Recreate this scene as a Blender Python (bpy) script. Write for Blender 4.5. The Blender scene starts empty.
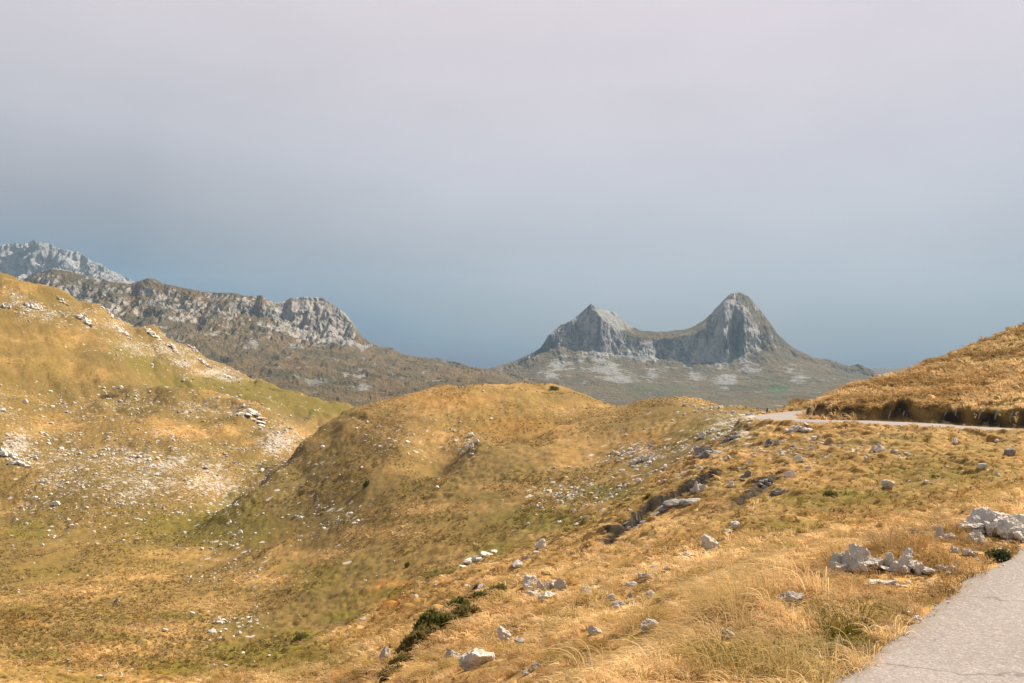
import bpy, bmesh, math, random
import numpy as np
from mathutils import Vector, noise as mnoise

random.seed(7)
RNG = np.random.default_rng(11)
S = bpy.context.scene
COL = S.collection
F = 995.6            # focal length in pixels of a 35 mm lens
HZ = 350.0           # the horizon's row
CX = 512.0

# ------------------------------------------------------------------ helpers
def tag(o, label=None, cat=None, group=None, kind=None):
    if label: o['label'] = label
    if cat: o['category'] = cat
    if group: o['group'] = group
    if kind: o['kind'] = kind
    return o

def link(name, data, mat=None, parent=None):
    o = bpy.data.objects.new(name, data)
    COL.objects.link(o)
    if mat and not data.materials: data.materials.append(mat)
    if parent: o.parent = parent
    return o

def mesh_np(name, verts, faces, smooth=True):
    """faces: (n,k) int array"""
    me = bpy.data.meshes.new(name)
    n, k = faces.shape
    me.vertices.add(len(verts)); me.vertices.foreach_set('co', np.ascontiguousarray(verts, np.float32).ravel())
    me.loops.add(n*k); me.loops.foreach_set('vertex_index', np.ascontiguousarray(faces, np.int32).ravel())
    me.polygons.add(n)
    me.polygons.foreach_set('loop_start', np.arange(0, n*k, k, dtype=np.int32))
    me.polygons.foreach_set('use_smooth', np.full(n, smooth))
    me.update(calc_edges=True)
    return me

def attr(me, name, vals):
    a = me.attributes.new(name, 'FLOAT', 'POINT')
    a.data.foreach_set('value', np.ascontiguousarray(vals, np.float32).ravel())

def grid_faces(nr, nc):
    i = np.arange(nr*nc, dtype=np.int32).reshape(nr, nc)
    return np.stack([i[:-1,:-1], i[:-1,1:], i[1:,1:], i[1:,:-1]], -1).reshape(-1, 4)

def _h(ix, iy, seed):
    with np.errstate(over='ignore'):
        h = ix.astype(np.uint32)*np.uint32(374761393) + iy.astype(np.uint32)*np.uint32(668265263) + np.uint32((seed*974634777+12345) & 0xffffffff)
        h = (h ^ (h >> np.uint32(13)))*np.uint32(1274126177)
        h = (h ^ (h >> np.uint32(16)))*np.uint32(2246822519)
        return h ^ (h >> np.uint32(15))

def gn(x, y, seed=0):
    """gradient noise, about -1..1"""
    xf = np.floor(x); yf = np.floor(y)
    ix = xf.astype(np.int64); iy = yf.astype(np.int64)
    fx = (x-xf).astype(np.float32); fy = (y-yf).astype(np.float32)
    u = fx*fx*fx*(fx*(fx*6-15)+10); v = fy*fy*fy*(fy*(fy*6-15)+10)
    def g(a, b):
        t = _h(ix+a, iy+b, seed).astype(np.float32)*np.float32(2*math.pi/4294967296.0)
        return np.cos(t)*(fx-a)+np.sin(t)*(fy-b)
    a = g(0,0); b = g(1,0); c = g(0,1); d = g(1,1)
    return 1.5*((a*(1-u)+b*u)*(1-v)+(c*(1-u)+d*u)*v)

def fbm(x, y, oct=4, seed=0, gain=.5, ridged=False):
    s = 0; a = 1.; t = 0
    for o in range(oct):
        n = gn(x*2**o+o*17.3, y*2**o-o*9.1, seed+o)
        if ridged: n = 1-2*np.abs(n)
        s = s+a*n; t += a; a *= gain
    return s/t

def cell(x, y, seed=0):
    """distance to the nearest jittered cell point, and that cell's random number"""
    ix = np.floor(x).astype(np.int64); iy = np.floor(y).astype(np.int64)
    best = np.full(x.shape, 9., np.float32); rid = np.zeros(x.shape, np.float32)
    for a in (-1,0,1):
        for b in (-1,0,1):
            h1 = _h(ix+a, iy+b, seed).astype(np.float32)/4294967296.0
            h2 = _h(ix+a, iy+b, seed+77).astype(np.float32)/4294967296.0
            d = np.hypot(ix+a+h1-x, iy+b+h2-y).astype(np.float32)
            m = d < best
            best = np.where(m, d, best); rid = np.where(m, h1, rid)
    return best, rid

def domes(x, y, R, seed=0, thr=0.):
    """smooth rounded bumps, one per jittered cell, of random height"""
    ix = np.floor(x).astype(np.int64); iy = np.floor(y).astype(np.int64); s = np.zeros(x.shape, np.float32)
    for a in (-1,0,1):
        for b in (-1,0,1):
            h1 = _h(ix+a, iy+b, seed).astype(np.float32)/4294967296.0
            h2 = _h(ix+a, iy+b, seed+77).astype(np.float32)/4294967296.0
            h3 = _h(ix+a, iy+b, seed+154).astype(np.float32)/4294967296.0
            d2 = ((ix+a+h1-x)**2+(iy+b+h2-y)**2).astype(np.float32)/R**2
            s = np.maximum(s, np.clip(1-d2, 0, 1)**1.2*np.where(h3 > thr, .35+.65*h3, 0))
    return s

def sstep(a, b, x):
    t = np.clip((x-a)/(b-a), 0, 1); return t*t*(3-2*t)

# ------------------------------------------------------------------ node helpers
def new_mat(name):
    m = bpy.data.materials.new(name); m.use_nodes = True
    nt = m.node_tree; nt.nodes.clear()
    return m, nt

class N:
    def __init__(s, nt): s.nt = nt
    def node(s, t, **kw):
        n = s.nt.nodes.new(t)
        for k, v in kw.items(): setattr(n, k, v)
        return n
    def set(s, sock, v):
        if isinstance(v, bpy.types.NodeSocket): s.nt.links.new(v, sock)
        elif v is not None: sock.default_value = v
    def math(s, op, a, b=None, c=None, clamp=False):
        n = s.node('ShaderNodeMath', operation=op, use_clamp=clamp)
        s.set(n.inputs[0], a)
        if b is not None: s.set(n.inputs[1], b)
        if c is not None: s.set(n.inputs[2], c)
        return n.outputs[0]
    def mix(s, f, a, b, t='MIX'):
        n = s.node('ShaderNodeMix', data_type='RGBA', blend_type=t)
        s.set(n.inputs['Factor'], f)
        s.set(n.inputs[6], a if isinstance(a, bpy.types.NodeSocket) else (*a, 1))
        s.set(n.inputs[7], b if isinstance(b, bpy.types.NodeSocket) else (*b, 1))
        return n.outputs[2]
    def attr(s, name):
        return s.node('ShaderNodeAttribute', attribute_name=name).outputs['Fac']
    def pos(s, scale=(1,1,1), rot=(0,0,0)):
        g = s.node('ShaderNodeNewGeometry')
        m = s.node('ShaderNodeMapping')
        m.inputs['Scale'].default_value = scale; m.inputs['Rotation'].default_value = rot
        s.nt.links.new(g.outputs['Position'], m.inputs['Vector'])
        return m.outputs[0]
    def noise(s, vec, scale, detail=4, rough=.55, dist=0):
        n = s.node('ShaderNodeTexNoise')
        s.set(n.inputs['Vector'], vec); n.inputs['Scale'].default_value = scale
        n.inputs['Detail'].default_value = detail; n.inputs['Roughness'].default_value = rough
        n.inputs['Distortion'].default_value = dist
        return n.outputs['Fac']
    def ramp(s, f, a, b):
        n = s.node('ShaderNodeMapRange', interpolation_type='SMOOTHSTEP')
        s.set(n.inputs[0], f); n.inputs[1].default_value = a; n.inputs[2].default_value = b
        return n.outputs[0]
    def out(s, shader=None, volume=None):
        o = s.node('ShaderNodeOutputMaterial')
        if shader: s.nt.links.new(shader, o.inputs['Surface'])
        if volume: s.nt.links.new(volume, o.inputs['Volume'])
    def bsdf(s, col, rough=.9, bump=None, strength=.3, dist=.05, spec=.2):
        b = s.node('ShaderNodeBsdfPrincipled')
        s.set(b.inputs['Base Color'], col if isinstance(col, bpy.types.NodeSocket) else (*col, 1))
        s.set(b.inputs['Roughness'], rough)
        b.inputs['Specular IOR Level'].default_value = spec
        if bump is not None:
            n = s.node('ShaderNodeBump'); n.inputs['Strength'].default_value = strength; n.inputs['Distance'].default_value = dist
            s.set(n.inputs['Height'], bump); s.nt.links.new(n.outputs[0], b.inputs['Normal'])
        return b.outputs[0]

# palette (linear base colours)
STRAW=(.49,.302,.115); GOLD=(.315,.18,.054); OCHRE=(.2,.112,.036); OLIVE=(.145,.104,.02); GREEN=(.13,.112,.014)
BROWN=(.10,.065,.026); SOIL_SHADE=(.014,.011,.008); STONE=(.46,.43,.40); STONED=(.2,.19,.18)  # near-black soil tone also stands in for shade on ledge and bank faces

# ------------------------------------------------------------------ materials
def mat_ground():
    m, nt = new_mat('alpine_turf'); n = N(nt)
    P = n.pos(); PS = n.pos(scale=(1,.26,1))
    green, rub, dark, orange, soil_shade = [n.attr(a) for a in ('green','rubble','heath_shade','orange','soil_shade')]
    big = n.noise(P, .035, 5, .6); mid = n.noise(PS, .42, 6, .7, .3); fine = n.noise(n.pos(scale=(1,.5,1)), 1.6, 5, .7); vf = n.noise(P, 7, 4, .7)
    col = n.mix(n.ramp(mid, .4, .6), GOLD, STRAW)
    col = n.mix(n.math('MULTIPLY', n.ramp(fine, .42, .66), .75), col, OCHRE)
    col = n.mix(n.math('MULTIPLY', n.ramp(big, .42, .6), .6), col, OLIVE)
    o = n.ramp(n.math('MULTIPLY_ADD', mid, .5, n.math('ADD', orange, -.25)), .1, .8)
    col = n.mix(n.math('MULTIPLY', o, .8), col, (.36,.17,.035))
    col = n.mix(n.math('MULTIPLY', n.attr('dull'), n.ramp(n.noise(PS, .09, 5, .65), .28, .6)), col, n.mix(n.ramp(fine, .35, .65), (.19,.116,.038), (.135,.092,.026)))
    g = n.math('ADD', n.math('MULTIPLY', green, 1.15), n.math('MULTIPLY_ADD', mid, 1.1, -.75))
    g = n.math('MULTIPLY', n.ramp(g, .0, .75), .9)
    gcol = n.mix(n.ramp(fine, .35, .62), GREEN, OLIVE)
    col = n.mix(g, col, gcol)
    d = n.math('ADD', n.math('MULTIPLY', dark, 1.0), n.math('MULTIPLY_ADD', n.noise(P, .7, 5, .7), 1.6, -1.0))
    d = n.ramp(d, .2, .6)
    v3 = n.node('ShaderNodeTexVoronoi', feature='F1'); n.set(v3.inputs['Vector'], n.pos(scale=(1,.55,1))); v3.inputs['Scale'].default_value = 1.15
    vr3 = n.node('ShaderNodeSeparateColor'); nt.links.new(v3.outputs['Color'], vr3.inputs[0])
    tk = n.math('MULTIPLY', n.ramp(v3.outputs['Distance'], .42, .2), n.math('LESS_THAN', vr3.outputs[0], n.math('MULTIPLY', n.math('MULTIPLY', dark, n.ramp(n.noise(P, .12, 4, .6), .4, .56)), 1.35)))  # dark flecks paint in the tussocks' shadows
    d = n.math('MAXIMUM', n.math('MULTIPLY', d, .6), tk)
    col = n.mix(n.math('MULTIPLY', d, .8), col, n.mix(n.ramp(vf, .35, .65), BROWN, (.10,.09,.032)))
    # pale limestone fragments showing through thin turf
    v = n.node('ShaderNodeTexVoronoi', feature='F1'); n.set(v.inputs['Vector'], P); v.inputs['Scale'].default_value = .55
    vr = n.node('ShaderNodeSeparateColor'); nt.links.new(v.outputs['Color'], vr.inputs[0])
    rk = n.math('ADD', n.math('MULTIPLY', rub, .9), n.math('ADD', n.math('MULTIPLY_ADD', n.noise(PS, .16, 7, .75), 1.7, -1.3), n.math('MULTIPLY_ADD', n.noise(P, 1.0, 6, .8), 3.4, -1.75)))
    rk = n.ramp(rk, .25, .5)
    sp = n.math('MULTIPLY', n.math('LESS_THAN', v.outputs['Distance'], .3), n.math('LESS_THAN', vr.outputs[0], n.math('MULTIPLY', rub, .45)))
    v2 = n.node('ShaderNodeTexVoronoi', feature='F1'); n.set(v2.inputs['Vector'], P); v2.inputs['Scale'].default_value = 1.5
    vr2 = n.node('ShaderNodeSeparateColor'); nt.links.new(v2.outputs['Color'], vr2.inputs[0])
    sp2 = n.math('MULTIPLY', n.math('LESS_THAN', v2.outputs['Distance'], .3), n.math('LESS_THAN', vr2.outputs[0], n.math('MULTIPLY', rub, .35)))
    rk = n.math('MAXIMUM', n.math('MAXIMUM', rk, sp), sp2)
    col = n.mix(n.math('MULTIPLY', rk, .8), col, n.mix(n.ramp(vf, .3, .7), (.3,.27,.235), (.56,.51,.45)))
    col = n.mix(n.math('MULTIPLY', soil_shade, .97), col, n.mix(n.ramp(n.noise(n.pos(scale=(1.6,1.6,.5)), 2.4, 5, .75), .56, .66), n.mix(n.ramp(fine, .4, .7), SOIL_SHADE, (.026,.019,.012)), (.085,.077,.067)))
    bump = n.math('ADD', n.math('MULTIPLY', fine, 1.), n.math('MULTIPLY', vf, .35))
    n.out(n.bsdf(col, .95, bump, .55, .12, .1))
    return m

def mat_mountain(name, grassA, grassB, rockA, rockB, sc=1., rockbias=0., scree_lightC=(.34,.325,.305)):
    m, nt = new_mat(name); n = N(nt)
    P = n.pos()
    rock, scree_light, green = n.attr('rock'), n.attr('scree_light'), n.attr('green')
    n1 = n.noise(P, .012*sc, 7, .68); n2 = n.noise(P, .05*sc, 6, .7); nv = n.noise(n.pos(scale=(1,1,.22)), .045*sc, 6, .72)
    geo = n.node('ShaderNodeNewGeometry'); sx = n.node('ShaderNodeSeparateXYZ'); nt.links.new(geo.outputs['Normal'], sx.inputs[0])
    steep = n.math('SUBTRACT', 1, sx.outputs[2])
    rk = n.math('ADD', rock, n.math('MULTIPLY_ADD', n1, 2.2, -1.1))
    rk = n.math('ADD', rk, n.math('MULTIPLY_ADD', steep, .75, -.3+rockbias))
    rk = n.math('ADD', rk, n.math('MULTIPLY_ADD', n2, .9, -.45))
    rk = n.ramp(rk, .38, .62)
    g = n.mix(n.ramp(n.math('ADD', n.math('MULTIPLY', n2, .25), n.math('MULTIPLY', n.noise(P, .008*sc, 6, .65), .75)), .36, .62), grassA, grassB)
    g = n.mix(n.math('MULTIPLY', green, .9), g, (.07,.13,.05))
    r = n.mix(n.ramp(n.math('ADD', n.math('MULTIPLY', nv, .6), n.math('MULTIPLY', n.noise(n.pos(scale=(1,1,.3)), .016*sc, 5, .6), .4)), .38, .6), rockA, rockB)
    col = n.mix(rk, g, r)
    sc_ = n.ramp(n.math('ADD', scree_light, n.math('MULTIPLY_ADD', n.noise(n.pos(scale=(1,1,.35)), .022*sc, 7, .72), 4.6, -2.6)), .1, .5)
    col = n.mix(n.math('MULTIPLY', sc_, .85), col, n.mix(n.ramp(nv, .35, .65), tuple(c*.72 for c in scree_lightC), scree_lightC))
    n.out(n.bsdf(col, .95, n.math('ADD', nv, n2), 1., 16/sc, .1))
    return m

def mat_rock(name, A, B, dark, sc=1.):
    m, nt = new_mat(name); n = N(nt)
    tc = n.node('ShaderNodeTexCoord'); P = tc.outputs['Object']
    oi = n.node('ShaderNodeObjectInfo').outputs['Random']
    a = n.noise(P, 2.2*sc, 6, .7); b = n.noise(P, 9*sc, 6, .75); c = n.noise(P, 26*sc, 4, .7)
    col = n.mix(n.ramp(a, .35, .62), B, A)
    col = n.mix(n.math('MULTIPLY', n.ramp(b, .5, .68), .75), col, dark)          # lichen
    col = n.mix(n.math('MULTIPLY', n.ramp(c, .58, .7), .5), col, (.5,.47,.43))
    col = n.mix(n.math('MULTIPLY', oi, .3), col, dark)
    n.out(n.bsdf(col, .92, n.math('ADD', b, n.math('MULTIPLY', c, .5)), .8, .05, .2))
    return m

def mat_rubble():
    m, nt = new_mat('limestone_rubble'); n = N(nt)
    P = n.pos(); a = n.noise(P, .8, 5, .7); t = n.attr('tone')
    col = n.mix(t, (.33,.30,.265), (.66,.61,.545))
    col = n.mix(n.math('MULTIPLY', n.ramp(a, .5, .7), .4), col, (.25,.225,.2))
    n.out(n.bsdf(col, .95, n.noise(P, 6, 4, .7), .5, .05, .1))
    return m

def mat_grass(name):
    m, nt = new_mat(name); n = N(nt)
    c = n.node('ShaderNodeAttribute', attribute_name='tint').outputs['Color']
    hi = n.node('ShaderNodeHairInfo').outputs['Intercept']
    d = n.node('ShaderNodeBsdfDiffuse'); t = n.node('ShaderNodeBsdfTranslucent')
    nt.links.new(c, d.inputs[0]); nt.links.new(c, t.inputs[0])
    mx = n.node('ShaderNodeMixShader'); mx.inputs[0].default_value = .3
    nt.links.new(d.outputs[0], mx.inputs[1]); nt.links.new(t.outputs[0], mx.inputs[2])
    n.out(mx.outputs[0])
    return m

def mat_road():
    m, nt = new_mat('worn_asphalt'); n = N(nt)
    P = n.pos()
    a = n.noise(P, .6, 4, .6); b = n.noise(P, 16, 5, .75); c = n.noise(P, 55, 4, .75)
    v = n.node('ShaderNodeTexVoronoi'); n.set(v.inputs['Vector'], P); v.inputs['Scale'].default_value = 85
    vr = n.node('ShaderNodeSeparateColor'); nt.links.new(v.outputs['Color'], vr.inputs[0])
    col = n.mix(n.ramp(a, .3, .7), (.225,.192,.175), (.275,.238,.218))
    col = n.mix(n.math('MULTIPLY', n.ramp(vr.outputs[0], .55, 1.), .55), col, (.42,.375,.345))
    col = n.mix(n.math('MULTIPLY', n.ramp(vr.outputs[1], .7, 1.), .6), col, (.14,.125,.115))
    col = n.mix(n.math('MULTIPLY', n.ramp(b, .52, .7), .2), col, (.22,.195,.175))
    vc = n.node('ShaderNodeTexVoronoi', feature='DISTANCE_TO_EDGE'); vc.inputs['Scale'].default_value = .55
    wp = n.node('ShaderNodeVectorMath', operation='MULTIPLY_ADD'); nz = n.node('ShaderNodeTexNoise'); nz.inputs['Scale'].default_value = 2.2; nz.inputs['Detail'].default_value = 5; n.set(nz.inputs['Vector'], P)
    nt.links.new(nz.outputs['Color'], wp.inputs[0]); wp.inputs[1].default_value = (.7,.7,0); n.set(wp.inputs[2], P); n.set(vc.inputs['Vector'], wp.outputs[0])
    col = n.mix(n.math('MULTIPLY', n.math('LESS_THAN', vc.outputs['Distance'], .006), .55), col, (.1,.088,.078))
    col = n.mix(n.math('MULTIPLY', n.ramp(n.noise(P, 1.7, 5, .7), .55, .7), .3), col, (.18,.155,.138))
    e = n.attr('edge')
    col = n.mix(n.math('MULTIPLY', n.ramp(n.math('MULTIPLY_ADD', b, 1.2, n.math('ADD', e, -1.2)), .1, .5), .7), col, (.22,.16,.09))
    n.out(n.bsdf(col, .93, n.math('ADD', c, n.math('MULTIPLY', v.outputs['Distance'], .9)), (.16), .006, .15))
    return m

M_GROUND = mat_ground()
M_ROCK = mat_rock('grey_limestone', (.73,.66,.57), (.52,.47,.405), (.28,.25,.215))
M_ROCKL = mat_rock('pale_limestone', (.80,.73,.63), (.60,.545,.47), (.35,.315,.27))
M_ROCKD = mat_rock('dark_shaded_limestone', (.38,.355,.325), (.2,.187,.17), (.08,.075,.068))  # darker limestone; for the crags, shade is put into this tone
M_RUB = mat_rubble()
M_GRASS = mat_grass('dry_grass')
M_ROAD = mat_road()

# ------------------------------------------------------------------ the hills: height as a smooth surface through surveyed points
# each point: bearing (pixel column), apparent row, distance in metres
PTS = [
 # column 0 and beyond the left edge
 (-330,690,40),(-330,640,78),(-330,530,170),(-330,400,260),(-330,270,370),(-330,210,450),(-330,260,600),(-330,480,830),
 (0,720,30),(0,683,58),(0,640,80),(0,600,105),(0,560,135),(0,533,160),(0,524,172),(0,500,195),(0,450,225),(0,410,262),(0,380,300),(0,340,345),(0,300,390),(0,276,425),(0,290,480),(0,380,600),(0,487,830),
 (-100,700,45),(-100,600,100),(-100,500,190),(-100,400,265),(-100,300,360),(-100,255,430),(-100,300,560),(-100,487,830),
 (100,716,28),(100,683,62),(100,640,80),(100,600,105),(100,560,138),(100,532,165),(100,490,200),(100,440,250),(100,424,275),(100,400,310),(100,375,345),(100,340,395),(130,366,372),(130,368,392),(130,348,430),(100,306,450),(100,330,520),(100,487,830),
 (50,290,437),(155,327,490),(155,350,560),
 (160,384,345),(200,640,82),(200,600,108),(200,560,140),(200,530,170),(200,511,195),(200,482,225),(200,450,255),(200,428,285),(200,391,342),(200,385,450),(200,375,485),(200,350,540),(200,385,620),(200,487,830),
 (250,380,520),(255,455,262),(255,430,290),(255,402,332),(255,395,450),(268,383,560),(268,420,640),
 (300,427,330),(300,440,300),(300,455,270),(300,412,450),(300,390,505),(300,430,600),(350,404,500),(350,425,560),(330,470,330),(380,470,330),(380,425,480),
 # own slope: rim, and ground between it and the camera
 (130,705,24),(220,671,30),(320,641,36),(410,597,42),(500,558,48),(560,532,52),(620,502,56),(660,476,60),(700,449,64),(740,431,68),(772,420,70),
 (250,700,18),(320,683,16),(320,662,25),(400,683,12),(400,640,20),(400,615,31),(500,683,9.5),(500,640,15),(500,600,24),(500,575,36),
 (600,683,7.5),(600,640,11),(600,600,17),(600,560,28),(600,530,42),
 (700,683,5.8),(700,640,8.2),(700,600,12),(700,560,20),(700,520,32),(700,490,42),(700,465,54),
 (800,683,5.1),(800,640,6.8),(800,600,9.3),(800,560,14),(800,520,25),(800,480,40),(800,450,52),(800,428,62),
 (900,640,5.6),(900,600,7.6),(900,560,11.2),(900,540,17),(900,500,28),(900,470,40),(900,440,52),(900,427,57.5),
 (1000,560,7.9),(1000,515,10.5),(1000,500,20),(1000,480,30),(1000,460,42),(1000,442,52),(1000,433,56),
 (1150,560,9),(1150,540,12),(1150,490,30),(1150,458,48),(1330,560,11),(1330,520,20),(1330,470,42),(1330,445,54),
 (860,690,4.8),(600,760,4.6),(400,800,6),(200,800,10),(-100,780,22),(-330,800,20),(1000,690,4.8),(1200,690,4.8),
 # trough behind the rim
 (100,660,74),(220,655,75),(320,632,80),(410,588,85),(500,549,88),(560,519,92),(620,489,96),(660,466,100),(700,441,105),(740,425,108),
 # hidden dips behind crests
 (220,688,38),(320,656,47),(410,612,54),(500,571,60),(560,543,65),(620,511,70),(660,486,74),(700,458,78),(740,437,82),
 (200,404,388),(155,398,390),(155,372,440),(100,402,330),(255,420,385),(300,445,378),(150,340,470),
 (50,425,278),(150,424,272),(50,415,292),(150,412,300),(50,400,312),
 # the middle hills
 (300,600,98),(300,560,125),(300,500,168),(300,470,192),(300,441,216),(320,428,226),(350,412,236),(270,466,200),(240,493,185),(215,519,172),(290,475,228),(240,520,205),
 (400,550,105),(400,500,132),(400,450,168),(400,420,195),(400,399,222),(400,420,270),
 (440,385,232),(480,520,105),(480,480,130),(480,440,165),(480,405,205),(480,382,238),(480,400,290),(520,385,240),
 (560,490,112),(560,450,140),(560,425,170),(560,428,187),(560,408,208),(620,404,190),(620,409,206),(500,448,156),(500,451,172),(500,428,190),(440,475,142),(440,479,156),(440,450,175),(555,389,245),(560,400,285),(585,394,240),(605,404,226),(605,425,280),
 (600,460,130),(600,426,160),(612,408,214),(640,398,190),(650,450,120),(650,420,150),(662,395,180),(687,392,173),(640,420,250),(687,415,230),
 (700,420,130),(700,405,155),(720,401,165),(750,410,147),(766,415,138),(750,416,126),(766,440,190),(720,430,220),
 (400,470,450),(520,480,450),(640,480,450),(760,480,450),(400,487,830),(520,487,830),(640,487,830),(760,487,830),(880,487,830),(1000,487,830),(1330,487,830),
 (800,460,200),(860,470,250),(800,440,140),
 # the hill on the right above the road
 (812,409,83),(806,404,82),(845,404,66),(900,402,66),(960,400,65),(1024,403,62),(1130,405,60),(1330,400,58),
 (840,391,84),(880,380,88),(930,362,95),(980,344,102),(1024,327,108),(1100,300,118),(1200,270,130),(1330,240,145),
 (880,408,112),(930,395,130),(1024,365,150),(1130,340,170),(1330,300,200),(1024,430,230),(1200,420,280),
 (900,390,77),(960,375,80),(1024,360,84),(1130,345,88),
 (840,409,100),(798,402,101),(793,409,106),(800,425,125),
]
PTS = np.array(PTS, float)
def to_uv(px, d): return np.stack([np.asarray(px)/260., np.log(np.asarray(d))*1.35], -1)
def solve_rbf(pts, lam):
    uv = to_uv(pts[:,0], pts[:,2]); n = len(uv)
    r = np.linalg.norm(uv[:,None]-uv[None], axis=-1)
    K = np.where(r > 0, r**2*np.log(r+1e-12), 0)*.35 + .65*(-r)
    K = K + lam*np.eye(n)
    Pm = np.hstack([np.ones((n,1)), uv])
    A = np.block([[K, Pm],[Pm.T, np.zeros((3,3))]])
    return uv, np.linalg.solve(A, np.hstack([pts[:,1], np.zeros(3)]))
UV, W = solve_rbf(PTS, -.004)
def eval_rbf(px, d):
    q = to_uv(px, d); out = np.empty(len(q))
    for i in range(0, len(q), 20000):
        s = q[i:i+20000]
        r = np.linalg.norm(s[:,None]-UV[None], axis=-1)
        K = np.where(r > 0, r**2*np.log(r+1e-12), 0)*.35 - .65*r
        out[i:i+20000] = K@W[:-3] + W[-3] + s@W[-2:]
    return out

PX0, PX1, NPX = -330., 1330., 1560
D0, D1 = 2.6, 830.
pxs = np.linspace(PX0, PX1, NPX)
# rows lie closer together where the ledges and the road bank are
lds = np.concatenate([np.arange(math.log(D0), math.log(33), .0056), np.arange(math.log(33), math.log(72), .0018), np.arange(math.log(72), math.log(D1), .0052)])
ND = len(lds); ds = np.exp(lds)
def cr_matrix(src, dst):
    """Catmull-Rom resampling matrix"""
    n = len(src); t = (dst-src[0])/(src[1]-src[0]); i = np.clip(np.floor(t).astype(int), 0, n-2); f = t-i
    Wm = np.zeros((len(dst), n))
    w = [-.5*f+f**2-.5*f**3, 1-2.5*f**2+1.5*f**3, .5*f+2*f**2-1.5*f**3, -.5*f**2+.5*f**3]
    for k in range(4): np.add.at(Wm, (np.arange(len(dst)), np.clip(i-1+k, 0, n-1)), w[k])
    return Wm
cpx = np.linspace(PX0, PX1, 333); cld = np.linspace(lds[0], lds[-1], 290)
CP, CL = np.meshgrid(cpx, cld)
G = eval_rbf(CP.ravel(), np.exp(CL.ravel())).reshape(CP.shape)
PYB = cr_matrix(cld, lds)@G@cr_matrix(cpx, pxs).T          # ND x NPX apparent rows
PXG, DG = np.meshgrid(pxs, ds)
XG = (PXG-CX)/F*DG; YG = DG
ZG = (HZ-PYB)*DG/F

# ------------------------------------------------------------------ the road
def catmull(P, step):
    P = np.array(P, float); Q = np.vstack([2*P[0]-P[1], P, 2*P[-1]-P[-2]]); out = []
    for i in range(1, len(Q)-2):
        L = np.linalg.norm(Q[i+1][:2]-Q[i][:2]); k = max(2, int(L/step)); t = np.linspace(0, 1, k, endpoint=False)[:,None]
        out.append(.5*((2*Q[i])+(-Q[i-1]+Q[i+1])*t+(2*Q[i-1]-5*Q[i]+4*Q[i+1]-Q[i+2])*t**2+(-Q[i-1]+3*Q[i]-3*Q[i+1]+Q[i+2])*t**3))
    out.append(P[-1:]); return np.vstack(out)
def pw(px, py, d): return ((px-CX)/F*d, d, (HZ-py)*d/F)
road_ctrl = [(-6.0,-8.5,-1.65),(-1.2,-2.4,-1.65),(3.47,3.6,-1.65),(5.82,6.6,-1.66),(8.3,9.5,-1.72),(13,14,-1.9),(21,22,-2.4),(30,31,-3.1),(37,40,-3.8),(40,48,-4.4),
  (37.5,54,-4.62)] + [pw(*q) for q in [(1024,430.5,58),(940,425.6,59),(880,422.7,60.5),(830,421,62.5),(798,419.8,66),(778,418.8,72),(777,416.5,80),(792,413.8,87),(820,411,93),(860,409,97),(930,409,99)]]
RC = catmull(road_ctrl, .25)
RW = 2.4
seg = np.gradient(RC[:,:2], axis=0); seg /= np.linalg.norm(seg, axis=1)[:,None]
nrm = np.stack([-seg[:,1], seg[:,0]], 1)                     # to the left of travel
def road_dist(X, Y):
    """distance to the centre line, and the road's height there"""
    dist = np.full(X.shape, 1e9); z = np.zeros(X.shape)
    m = (Y < 115) & (X > -12) & (X < 60)
    xs, ys = X[m], Y[m]; dd = np.full(xs.shape, 1e9); zz = np.zeros(xs.shape); ww = np.zeros(xs.shape)
    A = RC[::4]
    for a in A:
        q = (xs-a[0])**2+(ys-a[1])**2; k = q < dd; dd[k] = q[k]; zz[k] = a[2]; ww[k] = RW-np.interp(a[1], [38,54], [RW,1.75])
    dist[m] = np.sqrt(dd)+ww; z[m] = zz
    return dist, z
# the line's kerbless verge: ground is levelled to just under the asphalt
RD, RZ = road_dist(XG, YG)
ZBASE = ZG.copy()

def hit_on(Z, px, py):
    c = np.clip((np.asarray(px, float)-PX0)/(PX1-PX0)*(NPX-1), 0, NPX-1)
    c0 = int(round(float(c))); rows = HZ-Z[:,c0]*F/ds
    ok = np.nonzero(rows[40:] <= py)[0]
    k = (ok[0]+40) if len(ok) else ND-1
    return (px-CX)/F*ds[k], ds[k]

def polyline_xy(pix): return np.array([hit_on(ZBASE, *p) for p in pix])
def near_line(P, X, Y):
    """signed distance (left positive) to a polyline and position along it 0..1"""
    best = np.full(X.shape, 1e9); sd = np.zeros(X.shape); al = np.zeros(X.shape)
    L = np.concatenate([[0], np.cumsum(np.linalg.norm(np.diff(P, axis=0), axis=1))])
    for i in range(len(P)-1):
        a, b = P[i], P[i+1]; e = b-a; l2 = e@e
        tt = ((X-a[0])*e[0]+(Y-a[1])*e[1])/l2
        t = np.clip(tt, 0, 1)
        dx = X-a[0]-t*e[0]; dy = Y-a[1]-t*e[1]; dd = np.hypot(dx, dy)
        s = np.sign(e[0]*(Y-a[1])-e[1]*(X-a[0]))
        k = dd < best; best[k] = dd[k]; sd[k] = (dd*s)[k]; al[k] = ((L[i]+t*np.sqrt(l2))/L[-1])[k]
    return sd, al, best

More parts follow.
